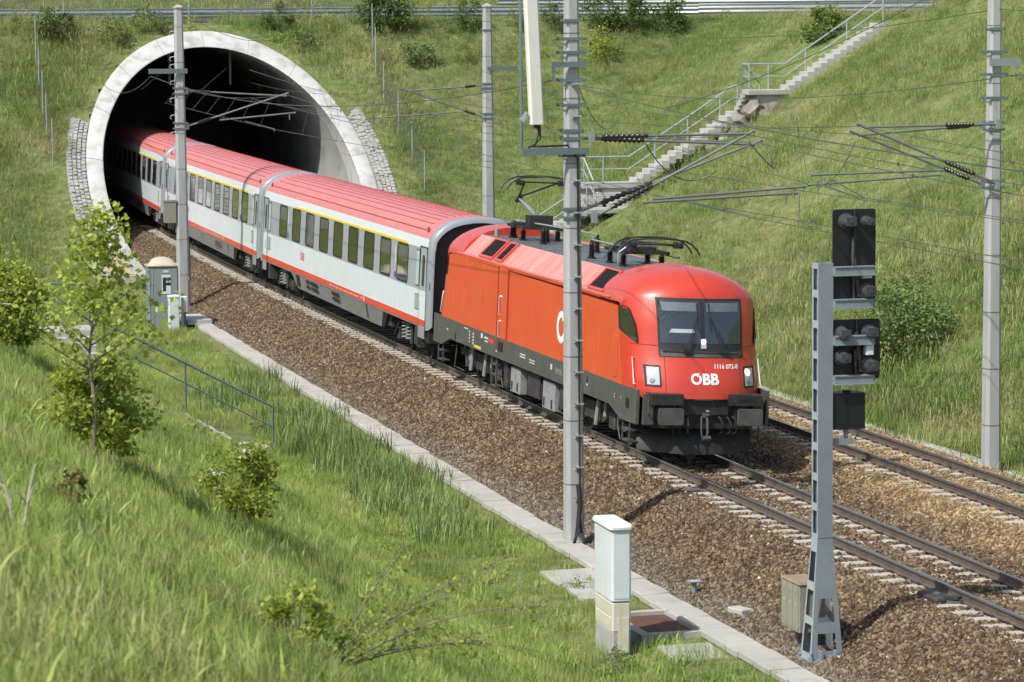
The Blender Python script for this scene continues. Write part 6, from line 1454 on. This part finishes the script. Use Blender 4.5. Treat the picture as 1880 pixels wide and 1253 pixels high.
# bare twigs and the leafy branches reaching in at the bottom
def twig_bush(label, base, ends, mname, leaf, n, r0=.012, bark='bark', name='shrub'):
    s, o_, t = at(*base); z = float(hz(np.array(s), np.array(o_))); r = thing(name, label, 'shrub', V(s, o_, z+.05)); m = t/FPX
    right = Vector(CR.tolist()); upv = Vector((0, 0, 1)); mb = MB(); pts = []
    for (ex, ey, dep) in ends:
        e = right*((ex-base[0])*m)+upv*((base[1]-ey)*m)+Vector(CF.tolist())*dep; e.z = max(e.z, .1)
        c = e*.5+Vector((0, 0, .18*e.length)); P = [Vector((0, 0, 0)).lerp(c, u).lerp(c.lerp(e, u), u) for u in np.linspace(0, 1, 9)]
        mb.tube(P, [r0*(1-.8*u) for u in np.linspace(0, 1, 9)], 5)
        for q in range(5):
            u = random.uniform(.3, .95); i = int(u*8); b = P[i]; d = (P[min(i+1, 8)]-P[max(i-1, 0)]).normalized(); w_ = (d+Vector(RNG.normal(size=3).tolist())*.5).normalized()*e.length*.22
            mb.tube([b, b+w_*.6+Vector((0, 0, .03)), b+w_], [r0*.35, r0*.25, .001], 4)
            if n: pts.append(np.array([b+w_*v for v in np.linspace(.3, 1.05, max(2, n//10))])+RNG.normal(size=(max(2, n//10), 3))*.022)
        if n: k = np.array([P[0].lerp(P[-1], 0)+ (P[int(u*8)]) for u in RNG.uniform(.35, 1, n)]); pts.append(k+RNG.normal(size=k.shape)*.06)
    mb.build('branch', bark, r, 50)
    if n: link('foliage', leaf_cloud(np.concatenate(pts), leaf, mname), r)
twig_bush('straggling shrub with thin leafy branches in the foreground', (600, 1252), [(760, 1010, .3), (830, 1110, .2), (980, 1040, .5), (1030, 1130, .2), (900, 1200, 0), (720, 1130, -.2), (650, 1160, .1), (1010, 1215, .1)], 'leaf_lime', .022, 90, .011)
twig_bush('bare pale forked branch at the left edge of the meadow', (38, 1052), [(2, 880, .1), (-30, 930, 0), (55, 870, .3)], 'leaf_mid', .02, 0, .016, 'dry_branch')
twig_bush('dry leafless twigs left of the round shrub', (330, 950), [(300, 850, .2), (345, 860, .3), (380, 900, 0), (280, 900, .2), (310, 880, -.2)], 'leaf_mid', .02, 0, .007, 'bark')
twig_bush('dry leafless twigs in the meadow below the round shrub', (470, 1080), [(420, 1000, .2), (500, 1010, .3), (530, 1060, 0), (440, 1040, .2)], 'leaf_mid', .02, 0, .006, 'dry_branch')
# reeds in the ditch: clumps one can tell apart
def reed_clump(label, px, py, n, h, group):
    s, o_, t = at(px, py); z = float(hz(np.array(s), np.array(o_)))
    vs, fs, tn = [], [], []
    for _ in range(n):
        a = random.uniform(0, 6.28); rr_ = .8*math.sqrt(random.random()); blade(vs, fs, tn, (rr_*math.cos(a), rr_*math.sin(a)*1.6), random.uniform(0, 6.28), h*random.uniform(.6, 1.15), .030, h*random.uniform(.1, .6), random.random(), 5)
    me = bpy.data.meshes.new('reed'); me.from_pydata(vs, [], fs); at_ = me.attributes.new('tone', 'FLOAT', 'FACE'); at_.data.foreach_set('value', tn); me.materials.append(MATS['reed_leaf'])
    o = link('reed_clump', me); o.location = V(s, o_, z-.05); tag(o, label, 'reeds', group)
RC = [(388, 735), (415, 760), (440, 742), (545, 800), (520, 775), (600, 800), (700, 905), (735, 880), (680, 870), (640, 860), (755, 925), (765, 890), (590, 770), (470, 700), (800, 945), (660, 830), (500, 730), (560, 830), (720, 940), (830, 985)]
for i, (x, y) in enumerate(RC):
    reed_clump('broad-leaved reed clump in the wet ditch beside the trough covers', x, y, 130, .68, 'reeds in the ditch')
